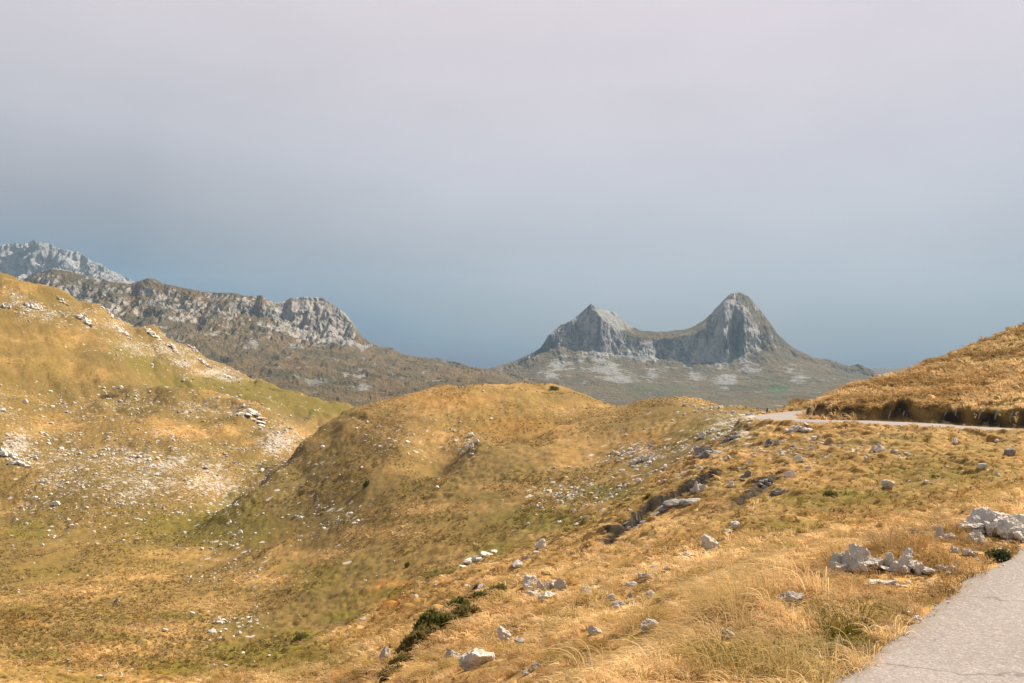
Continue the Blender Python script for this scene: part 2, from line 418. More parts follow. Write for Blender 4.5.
SOIL_SHADE_A = np.zeros_like(ZG)
LEDGES = []
def ledge(pix, h, decay, width, wob=.3):
    """a turf edge: the ground left of the line stands h higher and fades back over 'decay' metres"""
    P = polyline_xy(pix); LEDGES.append(P)
    lo, hi = P.min(0)-decay*3.2, P.max(0)+decay*3.2
    m = (XG > lo[0]) & (XG < hi[0]) & (YG > lo[1]) & (YG < hi[1])
    x, y = XG[m], YG[m]
    sd, al, best = near_line(P, x+wob*(gn(x*.35, y*.35, 5)+.3*gn(x*1.4, y*1.4, 7)), y+wob*gn(x*.35, y*.35, 6))
    win = sstep(0, .18, al)*sstep(1, .8, al)*sstep(decay*3, decay, best)
    prof = np.where(sd > 0, np.exp(-(np.maximum(sd, 0)/decay)**1.5), np.exp(-(sd/(decay*.8))**2)*0)
    up = sstep(-width, width, sd)
    hh = h*(.8+.45*fbm(x*.35, y*.35, 4, 9, .6))
    ZG[m] += hh*up*prof*win - .25*hh*np.exp(-((sd+width*1.6)/(width*2))**2)*win
    SOIL_SHADE_A[m] = np.maximum(SOIL_SHADE_A[m], sstep(-.45, -.15, sd)*sstep(.45, .2, sd+.25*gn(x*1.1, y*1.1, 19))*sstep(.04, .16, hh*win))  # bare face of the drop, its shade painted in as near-black
ledge([(594,556),(620,538),(642,520),(668,504),(690,493),(710,483),(748,467)], .36, 5, .14, .3)
ledge([(722,518),(738,506),(756,494),(774,482),(796,468)], .17, 4, .13, .3)
ledge([(690,463),(706,453),(726,441),(742,431)], .1, 4, .13, .3)
# a dark grassy drop at the bottom; it faces left, so the line runs towards the camera
ledge([(496,590),(470,602),(446,618),(424,636),(404,654),(384,672)], .36, 2.2, .2)
ledge([(322,641),(300,645),(280,648)], .4, 3, .4)

# cut bank beside the far road, and the road bed
zz = RZ-.05
foot = sstep(RW+.75, RW+.25, RD)
verge = sstep(RW+2.2, RW+.3, RD)
ZG = ZG*(1-verge)+zz*verge + .04*(1-foot)*verge
hillside = np.zeros_like(ZG)
sdR, alR, _ = near_line(RC[::6,:2], XG, YG)
HILLSIDE = (sdR < 0) & (YG > 50) & (YG < 112) & (XG > 12)   # right-hand side of travel is the uphill side
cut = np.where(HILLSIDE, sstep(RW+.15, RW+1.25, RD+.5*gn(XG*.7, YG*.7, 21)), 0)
up = np.maximum(ZBASE, RZ+.8+.9*fbm(XG*.3, YG*.3, 3, 3))
mh = HILLSIDE & (RD < 9)
ZG = np.where(mh, (RZ-.05)*(1-cut)+(up*sstep(9, 5, RD)+ZBASE*(1-sstep(9, 5, RD)))*cut, ZG)
SOIL_SHADE_A = np.where(mh, np.maximum(SOIL_SHADE_A, sstep(.02, .15, cut)*sstep(1, .75, cut)*np.clip(.75+1.2*fbm(XG*.8, YG*.8, 3, 23), .1, 1)), SOIL_SHADE_A)  # cut face blackened in patches, shade put into the soil colour

def blobs(L):
    a = np.zeros_like(ZG)
    for b in L:
        px, py, rx, ry, w = b[:5]; da, db = b[5:] if len(b) > 5 else (0, 1e9)
        j0, j1 = np.searchsorted(pxs, [px-2.6*rx, px+2.6*rx])
        sx = PXG[:, j0:j1]; sy = PYS[:, j0:j1]
        a[:, j0:j1] = np.maximum(a[:, j0:j1], w*np.exp(-((sx-px)/rx)**2-((sy-py)/ry)**2)*((DG[:, j0:j1] > da)*(DG[:, j0:j1] < db)))
    return a
PYS = HZ-ZG*F/DG
BRIGHT = blobs([(455,402,75,20,1.),(545,412,75,22,.9),(430,425,60,18,.8),(600,440,40,12,.6),(560,450,50,10,.5),(180,428,80,9,.9),(60,426,60,8,.8),(300,438,25,14,.8),(700,400,40,8,.6),(60,340,60,22,.4,0,395),(640,450,30,10,.5),(950,375,120,40,.6),(500,425,60,14,.7),(380,425,30,14,.6),
  (30,672,45,9,.6),(95,652,45,9,.65),(155,630,45,9,.75),(215,605,52,10,1.),(275,580,52,10,1.),(330,557,52,9,1.),(385,533,50,8,1.),(440,508,50,7,.9),(490,486,40,6,.7),(20,602,40,8,.7),(80,588,40,8,.8),(140,572,40,8,.7),(195,556,40,7,.6),(400,470,45,8,.6),(450,458,45,8,.6)])
# lumps: broad, then tussocks near the camera
onroad = sstep(RW-.1, RW+1.1, RD)
big = fbm(XG/38, YG/38, 4, 31)*np.clip((DG-60)/250, 0, 1)*3.2
med = fbm(XG/6.5, YG/15, 4, 41, .5)*np.clip(DG/150, .12, 1.)*.5*(1-.6*BRIGHT)
med = med - (fbm(XG/24+.4*gn(XG/30, YG/30, 44), YG/62, 3, 45, .5, True)-.2)*np.clip((DG-75)/120, 0, 1)*(1+sstep(-.07, -.19, XG/DG)*(.6+1.4*sstep(180, 330, DG)))*(1-.5*BRIGHT)
small = fbm(XG/1.5, YG/1.5, 3, 51)*np.clip(DG/60, .5, 1.)*.24
ZG += (big+med+small)*onroad
m = (DG < 130)
wx, wy = XG[m]+.22*gn(XG[m], YG[m], 61), YG[m]+.22*gn(XG[m], YG[m], 63)
ZG[m] += (domes(wx/.6, wy/.55, .62, 62, .25)*.13+domes(wx/1.5, wy/1.2, .6, 64, .5)*.2)*onroad[m]*sstep(130, 70, DG[m])*(.5+.6*sstep(10, 40, DG[m]))
m = (DG >= 70)
clus = sstep(-.15, .35, fbm(XG[m]/13, YG[m]/20, 3, 69))*(1-.9*BRIGHT[m])
ZG[m] += clus*(domes(XG[m]/.85+.3*gn(XG[m], YG[m], 67), YG[m]/1.3, .75, 66, .35)*.3+domes(XG[m]/2.1, YG[m]/2.6, .6, 68, .75)*.3)*sstep(70, 110, DG[m])*onroad[m]


PYS = HZ-ZG*F/DG
# vegetation zones, some with shade painted in
GREENA = blobs([(45,655,50,7,.8),(110,638,50,7,.8),(175,616,50,7,.7),(20,632,40,7,.6),(80,680,50,6,.7),(150,660,50,6,.7),(205,528,95,26,1.),(140,540,80,18,.6),(150,600,150,30,.3),(310,575,60,28,.75),(270,655,90,20,1.),(180,668,60,14,.8),(180,668,40,10,1.,58,110),(240,653,40,10,1.,58,110),(300,637,36,9,1.,58,110),(350,617,36,9,1.,58,110),(400,594,34,9,.9,58,115),(445,575,34,9,.9,58,115),(500,550,36,9,1.,58,115),(560,520,34,9,1.,58,118),(612,491,30,8,1.,58,120),(205,528,70,20,1.,120,240),(240,505,30,20,.9,150,240),(110,618,90,9,.6),(60,640,70,9,.5),(60,572,70,8,.6),(150,590,60,7,.5),(240,625,60,10,.6),(350,600,50,12,.6),(330,400,40,16,1.,398,530),(270,400,60,12,1.,398,530),(40,640,60,30,.35),(20,608,30,12,.7),(540,520,70,16,.85),(610,492,50,12,.8),
  (500,540,60,20,.55),(720,430,45,22,.75),(690,432,40,20,.5),(850,500,110,18,.75),(930,470,110,28,.65),(770,525,70,12,.65),(900,440,90,14,.5),(230,388,110,14,1.,398,530),(320,404,50,18,1.,398,530),(140,364,40,13,1.,395,470),(120,350,30,8,.8,395,470),(175,380,40,8,.9,395,520),(560,450,60,30,.4),(440,520,70,30,.5),(700,470,90,40,.25),(60,510,70,30,.45),(430,490,80,40,.45),
  (150,355,80,25,.55),(640,440,60,20,.3),(30,530,30,15,.9),(990,450,60,20,.5),(850,640,30,20,1.),(880,615,26,14,.9),(740,660,50,16,.8),(800,660,40,14,.7),(560,655,40,10,.6),(640,640,20,8,.6),(660,600,20,8,.4),(820,615,16,8,.8),(930,600,16,8,.7),(480,665,30,8,.5),(60,300,30,10,.5),(455,655,40,10,.2),(350,560,50,25,.5)])
RUBA = blobs([(150,475,120,38,.9),(60,465,60,50,.7),(18,450,26,28,1),(205,480,55,40,.85),(278,440,30,24,1.),(210,408,70,14,.7),(730,428,45,26,.85),(650,457,45,18,.7),(575,493,50,12,.6),(255,475,25,30,.6),(100,405,100,18,.5),
  (470,445,11,13,.8),(752,417,16,7,1.2),(170,352,60,10,.85),(215,372,45,8,.95),(60,312,50,9,.75,380,600),(110,325,45,9,.8,380,600),(140,345,65,9,.85,400,600),(190,362,45,8,.9,400,600),(228,378,30,6,.9,400,600),(95,312,20,5,.8,380,600),(160,335,14,5,.8,400,600),(15,300,18,10,.8,380,600),(175,350,70,26,.4,400,600),(45,318,12,6,.9),(30,310,16,14,.9),(5,412,22,16,.7),(230,545,30,40,.45),(225,620,35,12,.6),(165,630,15,8,.6),(560,412,16,5,.5),(690,395,40,8,.45),(870,450,40,14,.45),(700,450,25,10,.8),(235,412,35,5,.9),(420,440,50,20,.25),(340,520,40,40,.35),(800,440,40,20,.4)])
HEATH_SHADE_A = blobs([(290,480,60,42,.8),(380,430,70,22,.5),(450,480,70,35,.6),(330,520,70,40,.7),(620,425,50,15,.6),(690,490,70,35,.7),(800,445,90,20,.75),(560,398,40,8,.5),(360,590,70,20,.4),(130,490,70,30,.6),(255,520,40,40,.6),(950,390,100,25,.45),(560,470,60,20,.6),(620,525,60,25,.5),(660,460,40,12,.6),(230,640,60,14,.4),(60,440,50,20,.3),(900,455,80,12,.4),(450,615,40,20,.8),(90,352,55,16,.8,330,405),(40,330,35,12,.6,330,410),(290,645,40,6,1.,55,90),(350,623,36,6,.9,55,90),(420,592,40,5,.8,55,95),(500,559,40,5,.7,55,95),(560,476,50,16,.6),(300,500,50,40,.85),(240,520,24,30,.8),(150,388,60,10,.7,300,350),(920,395,110,18,.8),(980,372,60,12,.8),(930,383,80,7,1.),(985,358,45,6,1.),(870,401,50,6,.9),(900,435,70,8,.7),(700,505,50,10,.6),(800,455,60,10,.8)])  # heath; bands in creases and right-hill gashes put shade into the colour
ORA = blobs([(388,594,24,16,1.1),(650,442,26,12,.9),(180,428,70,8,.25),(60,425,70,8,.2),(160,670,40,8,.6),(20,622,25,8,1.),(520,430,60,18,.55),(640,470,20,8,.4),(440,400,70,12,.45),(960,375,70,20,.35)])
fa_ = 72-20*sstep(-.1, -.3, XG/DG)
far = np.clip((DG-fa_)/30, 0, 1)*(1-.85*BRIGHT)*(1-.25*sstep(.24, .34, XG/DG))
DULLA = np.clip(far*.9+.5*HEATH_SHADE_A*sstep(60, 90, DG), 0, 1)
HEATH_SHADE_A = np.maximum(HEATH_SHADE_A*(1-.85*BRIGHT), .5*far); GREENA = np.maximum(GREENA*(1-.5*BRIGHT*(DG > 60)), .36*far)
# bare steep faces, blackened in place of shade
gy, gx = np.gradient(ZG, axis=0)/np.gradient(DG, axis=0), np.gradient(ZG, axis=1)/np.gradient(XG, axis=1)
slope = np.hypot(gx, gy)
SOIL_SHADE_A = np.clip(SOIL_SHADE_A, 0, 1)

verts = np.stack([XG, YG, ZG], -1).reshape(-1, 3)
me = mesh_np('hills', verts, grid_faces(ND, NPX)[:, ::-1].copy()[:, :], True)
for nme, a in (('green',GREENA),('rubble',RUBA),('heath_shade',HEATH_SHADE_A),('orange',ORA),('soil_shade',SOIL_SHADE_A),('dull',DULLA)): attr(me, nme, a)
# the sheet's winding must face up
if me.polygons[0].normal.z < 0: me.flip_normals()
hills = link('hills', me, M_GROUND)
tag(hills, 'golden autumn grass hills and hollows rolling from the road to the left ridge', 'hills', kind='structure')

def gz(px, d):
    """ground height at bearing px, distance d (arrays)"""
    px = np.asarray(px, float); d = np.asarray(d, float)
    c = np.clip((px-PX0)/(PX1-PX0)*(NPX-1), 0, NPX-1.001); r = np.clip(np.interp(np.log(d), lds, np.arange(ND)), 0, ND-1.001)
    c0 = c.astype(int); r0 = r.astype(int); fc = c-c0; fr = r-r0
    def s(A): return (A[r0,c0]*(1-fc)+A[r0,c0+1]*fc)*(1-fr)+(A[r0+1,c0]*(1-fc)+A[r0+1,c0+1]*fc)*fr
    return s
def ground(px, d): return gz(px, d)(ZG)
def hit(px, py):
    x, d = hit_on(ZG, px, py)
    return x, d, float(ground(np.array([px]), np.array([d]))[0])

# road strip
prof = np.array([-1.0,-.93,-.8,-.5,0,.5,.8,.93,1.0])*RW
nR, nC = len(RC), len(prof)
jit = np.zeros((nR, nC)); s_ = np.arange(nR)*.25
jit[:, 0] = .11*gn(s_*1.3, s_*0, 71)+.05*gn(s_*3.7, s_*0, 72); jit[:, -1] = -.11*gn(s_*1.3, s_*0+5, 73)
off = prof[None]*np.interp(RC[:,1], [38,54], [1,1.75/RW])[:,None]+jit
RX = RC[:,0:1]+nrm[:,0:1]*off; RY = RC[:,1:2]+nrm[:,1:2]*off
RZs = RC[:,2:3]+.02-.03*(np.abs(prof)/RW)[None]**2+0*off
RZs[:,0] -= .05; RZs[:,-1] -= .05
me = mesh_np('road', np.stack([RX,RY,RZs], -1).reshape(-1,3), grid_faces(nR, nC), True)
attr(me, 'edge', np.tile(np.clip((np.abs(prof)/RW-.7)/.3, 0, 1), (nR,1)))
if me.polygons[0].normal.z < 0: me.flip_normals()
tag(link('road', me, M_ROAD), 'narrow pale worn asphalt road curving round the hollow below the right hill', 'road', kind='structure')

# ------------------------------------------------------------------ mountains
def ip(line, px): a = np.array(line, float); return np.interp(px, a[:,0], a[:,1])
def mountain(name, rows, x0, x1, nx, sub, mat, label, cat, blobs_=(), scale=1., seed=0, kind='structure'):
    """rows: list of dict(py=line, d=line or number, rock, rel (depth relief m), lump (height relief m)) from the back to the front foot"""
    px = np.linspace(x0, x1, nx)
    PY=[]; D=[]; RK=[]; RL=[]; LP=[]
    for i in range(len(rows)-1):
        a, b = rows[i], rows[i+1]; k = sub[i]
        ev = lambda r, key: ip(r[key], px) if isinstance(r[key], (list, tuple)) else np.full(nx, float(r[key]))
        for t in np.linspace(0, 1, k, endpoint=(i == len(rows)-2)):
            for dst, key in ((PY,'py'),(D,'d'),(RK,'rock'),(RL,'rel'),(LP,'lump')): dst.append(ev(a, key)*(1-t)+ev(b, key)*t)
    PY, D, RK, RL, LP = [np.array(q) for q in (PY, D, RK, RL, LP)]
    PXm = np.tile(px, (len(PY), 1))
    X = (PXm-CX)/F*D; Z = (HZ-PY)*D/F
    # soften the joints of the measured lines
    q = 1/scale
    rel = (fbm(X*q/150, Z*q/420, 6, seed+1, .6, True)*1.5+.8*fbm(X*q/50, Z*q/110, 4, seed+2, .6, True))*RL
    lump = (1.15*fbm(X*q/140+Z*q/200, D*q/190, 6, seed+3, .6, True)+np.clip(RK*1.5, .2, 1.1)*fbm(X*q/40+Z*q/60, D*q/60, 4, seed+4, .7, True))*LP
    Y = D+rel; Z = Z+lump
    X = X + .25*RL*fbm(Z*q/70, X*q/70, 3, seed+6)
    me = mesh_np(name, np.stack([X,Y,Z], -1).reshape(-1,3), grid_faces(*X.shape), True)
    scree_light = np.zeros_like(X); green = np.zeros_like(X)
    for (kd, bx, by, rx, ry, w) in blobs_:
        g = w*np.exp(-((PXm-bx)/rx)**2-((PY-by)/ry)**2)
        if kd == 's': scree_light = np.maximum(scree_light, g)
        elif kd == 'g': green = np.maximum(green, g)
        else: RK = RK+g
    attr(me, 'rock', RK); attr(me, 'scree_light', scree_light); attr(me, 'green', green)
    if np.mean([me.polygons[i].normal.z for i in range(0, len(me.polygons), 997)]) < 0: me.flip_normals()
    o = link(name, me, mat); tag(o, label, cat, kind=kind)
    return o

M_SAD = mat_mountain('saddle_mountain_rock', (.085,.076,.045), (.15,.113,.06), (.05,.062,.073), (.42,.405,.385), 1., 0., (.34,.335,.32))  # wide rock contrast paints lit and shaded facets into the cliffs
M_RIDGE = mat_mountain('ridge_rock_and_grass', (.18,.118,.052), (.095,.078,.04), (.17,.158,.147), (.45,.41,.36), 1.4, .06)
M_PEAK = mat_mountain('pale_peak_rock', (.18,.155,.11), (.16,.145,.11), (.14,.145,.15), (.38,.37,.36), .9, .35)
M_PLAIN = mat_mountain('valley_floor', (.10,.078,.038), (.075,.062,.032), (.2,.19,.18), (.4,.39,.37), 1., -.5)

crest = [(420,392),(460,382),(480,374),(492,369),(505,365),(518,361),(530,355),(540,349),(545,342),(548,335),(556,330.5),(562,326),(568,325),(573,321),(581.6,313),(586,309),(591,305),(596,308),(602,310),(608,311),(614.5,313),(623,320),(632,327),(642,331.5),(658,333),(683,331),(692,328),(701,323),(713.6,314.5),(719,307),(724,300.5),(729,296),(734,293),(741,294),(748,297.5),(754,302),(759,308),(770,322),(782,338),(795,348.6),(805,354),(815,358.7),(828,359.5),(843,365),(852,367),(861,365),(870,369.5),(879,374),(900,380),(960,392),(1060,405)]
def offs(line, dy): return [(x, y+dy) for x, y in line]
ctop = [(420,394),(480,376),(518,363),(540,351),(546,343),(549,337),(562,328.5),(581.6,315.5),(591,308),(602,319.5),(622,333.5),(635,337),(658,340),(683,337.5),(698,335),(718.7,322),(727,315),(736,307),(746.6,318),(762,331),(772,338.5),(792,350.5),(815,360.5),(843,367),(879,376),(960,394),(1060,407)]
cbot = [(420,396),(480,379),(518,366),(545,352),(564,347),(579,346.5),(599,354),(622,356.5),(645,359),(683,361.5),(708,363),(731,365),(737,354),(747,356),(767,351.5),(792,356),(815,364),(843,371),(879,379),(960,396),(1060,409)]
mountain('saddle_mountain', [
  dict(py=[(420,440),(1060,440)], d=3700, rock=.2, rel=0, lump=10),
  dict(py=offs(crest, 0), d=[(420,2500),(500,2800),(570,2975),(591,2985),(612,3050),(634,3100),(660,3040),(700,3020),(734,3040),(760,3080),(800,3040),(880,2900),(1060,2700)], rock=[(420,.1),(530,.2),(555,.8),(600,.85),(632,.5),(645,.15),(690,.15),(722,.75),(738,.7),(750,.35),(760,.15),(790,.1),(815,.3),(1060,.1)], rel=14, lump=4.2),
  dict(py=ctop, d=[(420,2480),(500,2760),(560,2910),(580,2955),(591,2960),(602,2905),(612,2945),(624,2995),(636,3010),(660,2945),(700,2930),(716,2925),(726,2885),(736,2990),(745,2925),(760,2985),(800,2990),(880,2870),(1060,2680)], rock=[(420,.0),(530,.2),(555,.8),(610,.8),(640,.45),(690,.35),(720,.6),(740,.85),(752,.5),(765,.25),(790,.2),(815,.1),(1060,.1)], rel=18, lump=5),
  dict(py=cbot, d=[(420,2450),(500,2720),(545,2880),(560,2850),(575,2890),(590,2870),(602,2850),(618,2900),(645,2870),(660,2895),(676,2865),(690,2890),(712,2850),(729,2825),(738,2945),(746,2875),(762,2920),(776,2900),(800,2940),(880,2840),(1060,2650)], rock=[(420,.0),(530,.3),(555,.9),(735,.95),(755,.8),(775,.45),(790,.3),(815,.1),(1060,.0)], rel=30, lump=5),
  dict(py=[(420,399),(480,388),(545,368),(600,368),(660,374),(740,376),(800,372),(850,380),(900,386),(1060,411)], d=2700, rock=.05, rel=10, lump=7),
  dict(py=[(420,404),(480,396),(545,387),(600,389),(700,394),(800,390),(900,393),(1060,413)], d=2400, rock=-.05, rel=0, lump=8),
  dict(py=[(420,412),(600,403),(800,402),(1060,417)], d=1950, rock=-.1, rel=0, lump=7),
  dict(py=[(420,432),(1060,432)], d=1380, rock=-.1, rel=0, lump=5)],
  420, 1060, 1300, (14,16,46,46,36,24,20), M_SAD,
  'twin peaked grey rock mountain with a saddle rising behind the grass hills', 'mountain',
  [('s',562,357,5,8,.6),('s',557,368,11,9,1.1),('s',549,377,13,6,.9),('s',582,361,5,8,.7),('s',600,362,9,5,.8),('s',607,370,17,9,1.2),('s',616,380,22,5,1.),('s',645,364,5,6,.8),('s',655,377,13,6,.8),('s',690,367,5,7,.7),('s',695,379,12,6,.8),('s',722,370,6,6,.8),('s',727,382,15,8,.9),('s',742,362,4,8,.9),('s',752,372,12,5,.7),('s',790,372,5,8,.5),('s',800,380,12,6,.6),('s',621,325,13,8,1.7),('s',606,314,9,6,1.6),('s',588,318,5,9,.7),('s',722,342,5,20,.85),('s',750,336,5,14,.7),('s',566,334,7,7,.6),  # talus; blobs on the left peak's right face and buttresses paint in sunlight
   ('g',778,392,10,3.5,1.2),('g',660,391,40,2.5,.5),('g',770,384,30,3,.35),('r',825,362,10,4,.5)], 1., 3)

ecrest = [(-340,262),(-150,268),(0,286),(15,282),(30,276),(50,270),(70,273),(85,277),(100,280),(115,283),(130,285),(145,279),(152,280),(160,285),(185,289),(200,292),(230,294),(245,296.5),(260,296),(266,301),(272,304),(278,305),(284,301),(290,299.5),(300,298),(315,298),(325,301),(335,308),(345,316),(352,325),(358,334),(370,344),(385,351),(400,355),(420,359),(440,362),(460,364),(472,368),(485,370),(520,376),(560,388),(620,405)]
mountain('rocky_ridge', [
  dict(py=[(-340,400),(620,430)], d=3000, rock=.2, rel=0, lump=8),
  dict(py=ecrest, d=[(-340,1900),(100,2250),(300,2350),(400,2450),(620,2500)], rock=[(-340,.4),(100,.36),(230,.36),(262,.5),(272,.8),(340,.8),(365,.2),(620,.05)], rel=14, lump=3.2),
  dict(py=[(-340,290),(0,304),(100,308),(200,314),(255,322),(280,332),(300,340),(330,343),(355,347),(385,353),(400,358),(440,366),(485,375),(620,408)], d=[(-340,1800),(100,2120),(300,2230),(400,2380),(620,2450)], rock=[(-340,.55),(100,.52),(250,.55),(272,.85),(345,.85),(365,.1),(620,.0)], rel=55, lump=15),
  dict(py=[(-340,330),(0,336),(100,342),(200,345),(260,350),(300,356),(350,360),(400,367),(485,379),(620,412)], d=[(-340,1600),(100,1850),(300,2000),(620,2250)], rock=[(-340,.35),(230,.38),(300,.1),(620,.0)], rel=30, lump=15),
  dict(py=[(-340,380),(0,380),(200,378),(300,378),(400,383),(485,388),(620,416)], d=[(-340,1400),(300,1650),(620,1900)], rock=.12, rel=8, lump=20),
  dict(py=[(-340,430),(200,408),(400,403),(620,424)], d=[(-340,1100),(300,1320),(620,1600)], rock=.1, rel=0, lump=18),
  dict(py=[(-340,452),(200,440),(620,442)], d=[(-340,1000),(620,1150)], rock=0, rel=0, lump=5)],
  -340, 620, 1500, (10,40,40,34,34,20), M_RIDGE,
  'long rocky ridge with a grey limestone dome at its right end', 'mountain ridge',
  [('s',330,348,18,3.2,1.3),('s',352,350,18,2.6,1.2),('s',290,352,12,4,.8),('s',245,350,14,5,.6),('s',425,378,6,3,.7),('s',365,396,8,5,.8),('s',310,387,16,2.5,.7),('s',360,383,25,2,.5)], 1., 23)

mountain('pale_mountain', [
  dict(py=[(-340,380),(260,380)], d=5200, rock=.6, rel=0, lump=10),
  dict(py=[(-340,240),(-150,262),(-60,250),(0,250),(10,248),(20,246),(30,244),(38,247),(45,250),(60,255),(75,260),(95,268),(110,275),(140,292),(180,310),(260,340)], d=4300, rock=.9, rel=40, lump=20),
  dict(py=[(-340,300),(0,290),(110,300),(260,350)], d=4000, rock=.8, rel=110, lump=30),
  dict(py=[(-340,380),(260,385)], d=3500, rock=.5, rel=30, lump=16)],
  -340, 260, 800, (10,70,30), M_PEAK, 'pale grey bare rock mountain standing farthest back at the left', 'mountain', (), 1.3, 43)

mountain('distant_hills', [
  dict(py=[(700,430),(1400,430)], d=7200, rock=0, rel=0, lump=6),
  dict(py=[(700,384),(840,374),(880,369),(915,366.5),(945,364),(970,366),(1000,370),(1100,366),(1250,374),(1400,372)], d=6300, rock=.1, rel=20, lump=14),
  dict(py=[(700,400),(1400,400)], d=5400, rock=0, rel=20, lump=20)],
  700, 1400, 240, (6,20), M_PLAIN, 'faint blue line of hills far beyond the saddle mountain', 'hills', (), 2., 53)

pr = np.exp(np.linspace(math.log(560), math.log(5200), 150)); pc = np.linspace(-700, 1800, 320)
PC, PR = np.meshgrid(pc, pr)
pX = (PC-CX)/F*PR; pZ = -116+7*fbm(pX/260, PR/260, 5, 91)-np.clip(PR-3000, 0, 4000)*.1
me = mesh_np('plain', np.stack([pX,PR,pZ], -1).reshape(-1,3), grid_faces(*PC.shape), True)
attr(me, 'rock', 0*pX); attr(me, 'scree_light', 0*pX); attr(me, 'green', .35*sstep(.1, .5, fbm(pX/180, PR/180, 3, 95)))
if me.polygons[0].normal.z < 0: me.flip_normals()
tag(link('plain', me, M_PLAIN), 'brown valley floor at the foot of the mountains', 'valley floor', kind='structure')

#@@BEGIN_OBJECTS
# ------------------------------------------------------------------ rocks
def rock_np(seed, sub, planes=19, rough=.06, cut=(.42,.86)):
    rnd = random.Random(seed)
    bm = bmesh.new(); bmesh.ops.create_icosphere(bm, subdivisions=sub, radius=1.)
    pl = []
    for _ in range(planes):
        v = Vector((rnd.gauss(0,1), rnd.gauss(0,1), rnd.gauss(0,.8))).normalized(); pl.append((v, rnd.uniform(*cut)))
    o = Vector((seed*3.7, seed*1.3, -seed*2.1))
    for v in bm.verts:
        u = v.co.normalized(); r = 1.
        for n_, off in pl:
            c = n_.dot(u)
            if c > .05: r = min(r, off/c)
        p = u*r
        if sub >= 2:
            f = mnoise.fractal(p*2.2+o, 1., 2., 5)*rough*1.3 - abs(mnoise.noise(p*3.1+o*2))*rough*1.6
            cr = abs(mnoise.noise(Vector((p.x*1.4, p.y*1.4, p.z*5))+o))      # bedding cracks
            f -= max(0, .12-cr)*rough*6
            if sub >= 4: f += mnoise.fractal(p*9+o, .8, 2., 4)*rough*.45
            r += f
        v.co = u*r
    V = np.array([v.co[:] for v in bm.verts]); Fc = np.array([[v.index for v in f.verts] for f in bm.faces])
    bm.free()
    return V, Fc
ROCKS = [rock_np(s, 3) for s in range(9)]
ROCKS_HI = [rock_np(30+s, 4, 22, .085) for s in range(5)]
def rock_mesh(name, VF, flat=.75, smooth=False, stretch=(1,1)):
    V, Fc = VF
    V = V*np.array([stretch[0], stretch[1], flat])
    return mesh_np(name, V, Fc, smooth)
BOULDER_ME = [rock_mesh('boulder', r, .72) for r in ROCKS]
BOULDER_HI = [rock_mesh('boulder', r, .72) for r in ROCKS_HI]
for i, me in enumerate(BOULDER_ME): me.materials.append(M_ROCK)
for i, me in enumerate(BOULDER_HI): me.materials.append(M_ROCK)
PALE = [me.copy() for me in BOULDER_ME]; DARK = [me.copy() for me in BOULDER_ME]
PALE_HI = [me.copy() for me in BOULDER_HI]
for me in PALE+PALE_HI: me.materials.clear(); me.materials.append(M_ROCKL)
for me in DARK: me.materials.clear(); me.materials.append(M_ROCKD)

CLEAR = []          # (x, y, radius) kept free of grass
def boulder(px, py, wpx, label, tone='g', hr=.72, name='boulder', cat='boulder', group=None, rz=None, tilt=0, sink=.36, dpt=.8):
    """py is the row of the stone's middle"""
    x, d, z = hit(px, py+wpx*hr*.25)
    hi = wpx > 13 and d < 25
    pool = {'g': (BOULDER_HI if hi else BOULDER_ME) if random.random() < .5 else (PALE_HI if hi else PALE), 'p': PALE_HI if hi else PALE, 'd': DARK}[tone]
    o = bpy.data.objects.new(name, random.choice(pool)); COL.objects.link(o)
    r = wpx*.5*d/F*(1.42 if d < 32 else 1.1)
    o.scale = (r, r*dpt, r*hr/.72*1.05)
    if d < 32: sink = min(sink, .27)
    o.location = (x, d, z+r*hr*(1-2*sink)*.75)
    o.rotation_euler = (random.uniform(-.15,.15), tilt, random.uniform(-.5,.5) if rz is None else rz)
    CLEAR.append((x, d, r))
    return tag(o, label, cat, group)

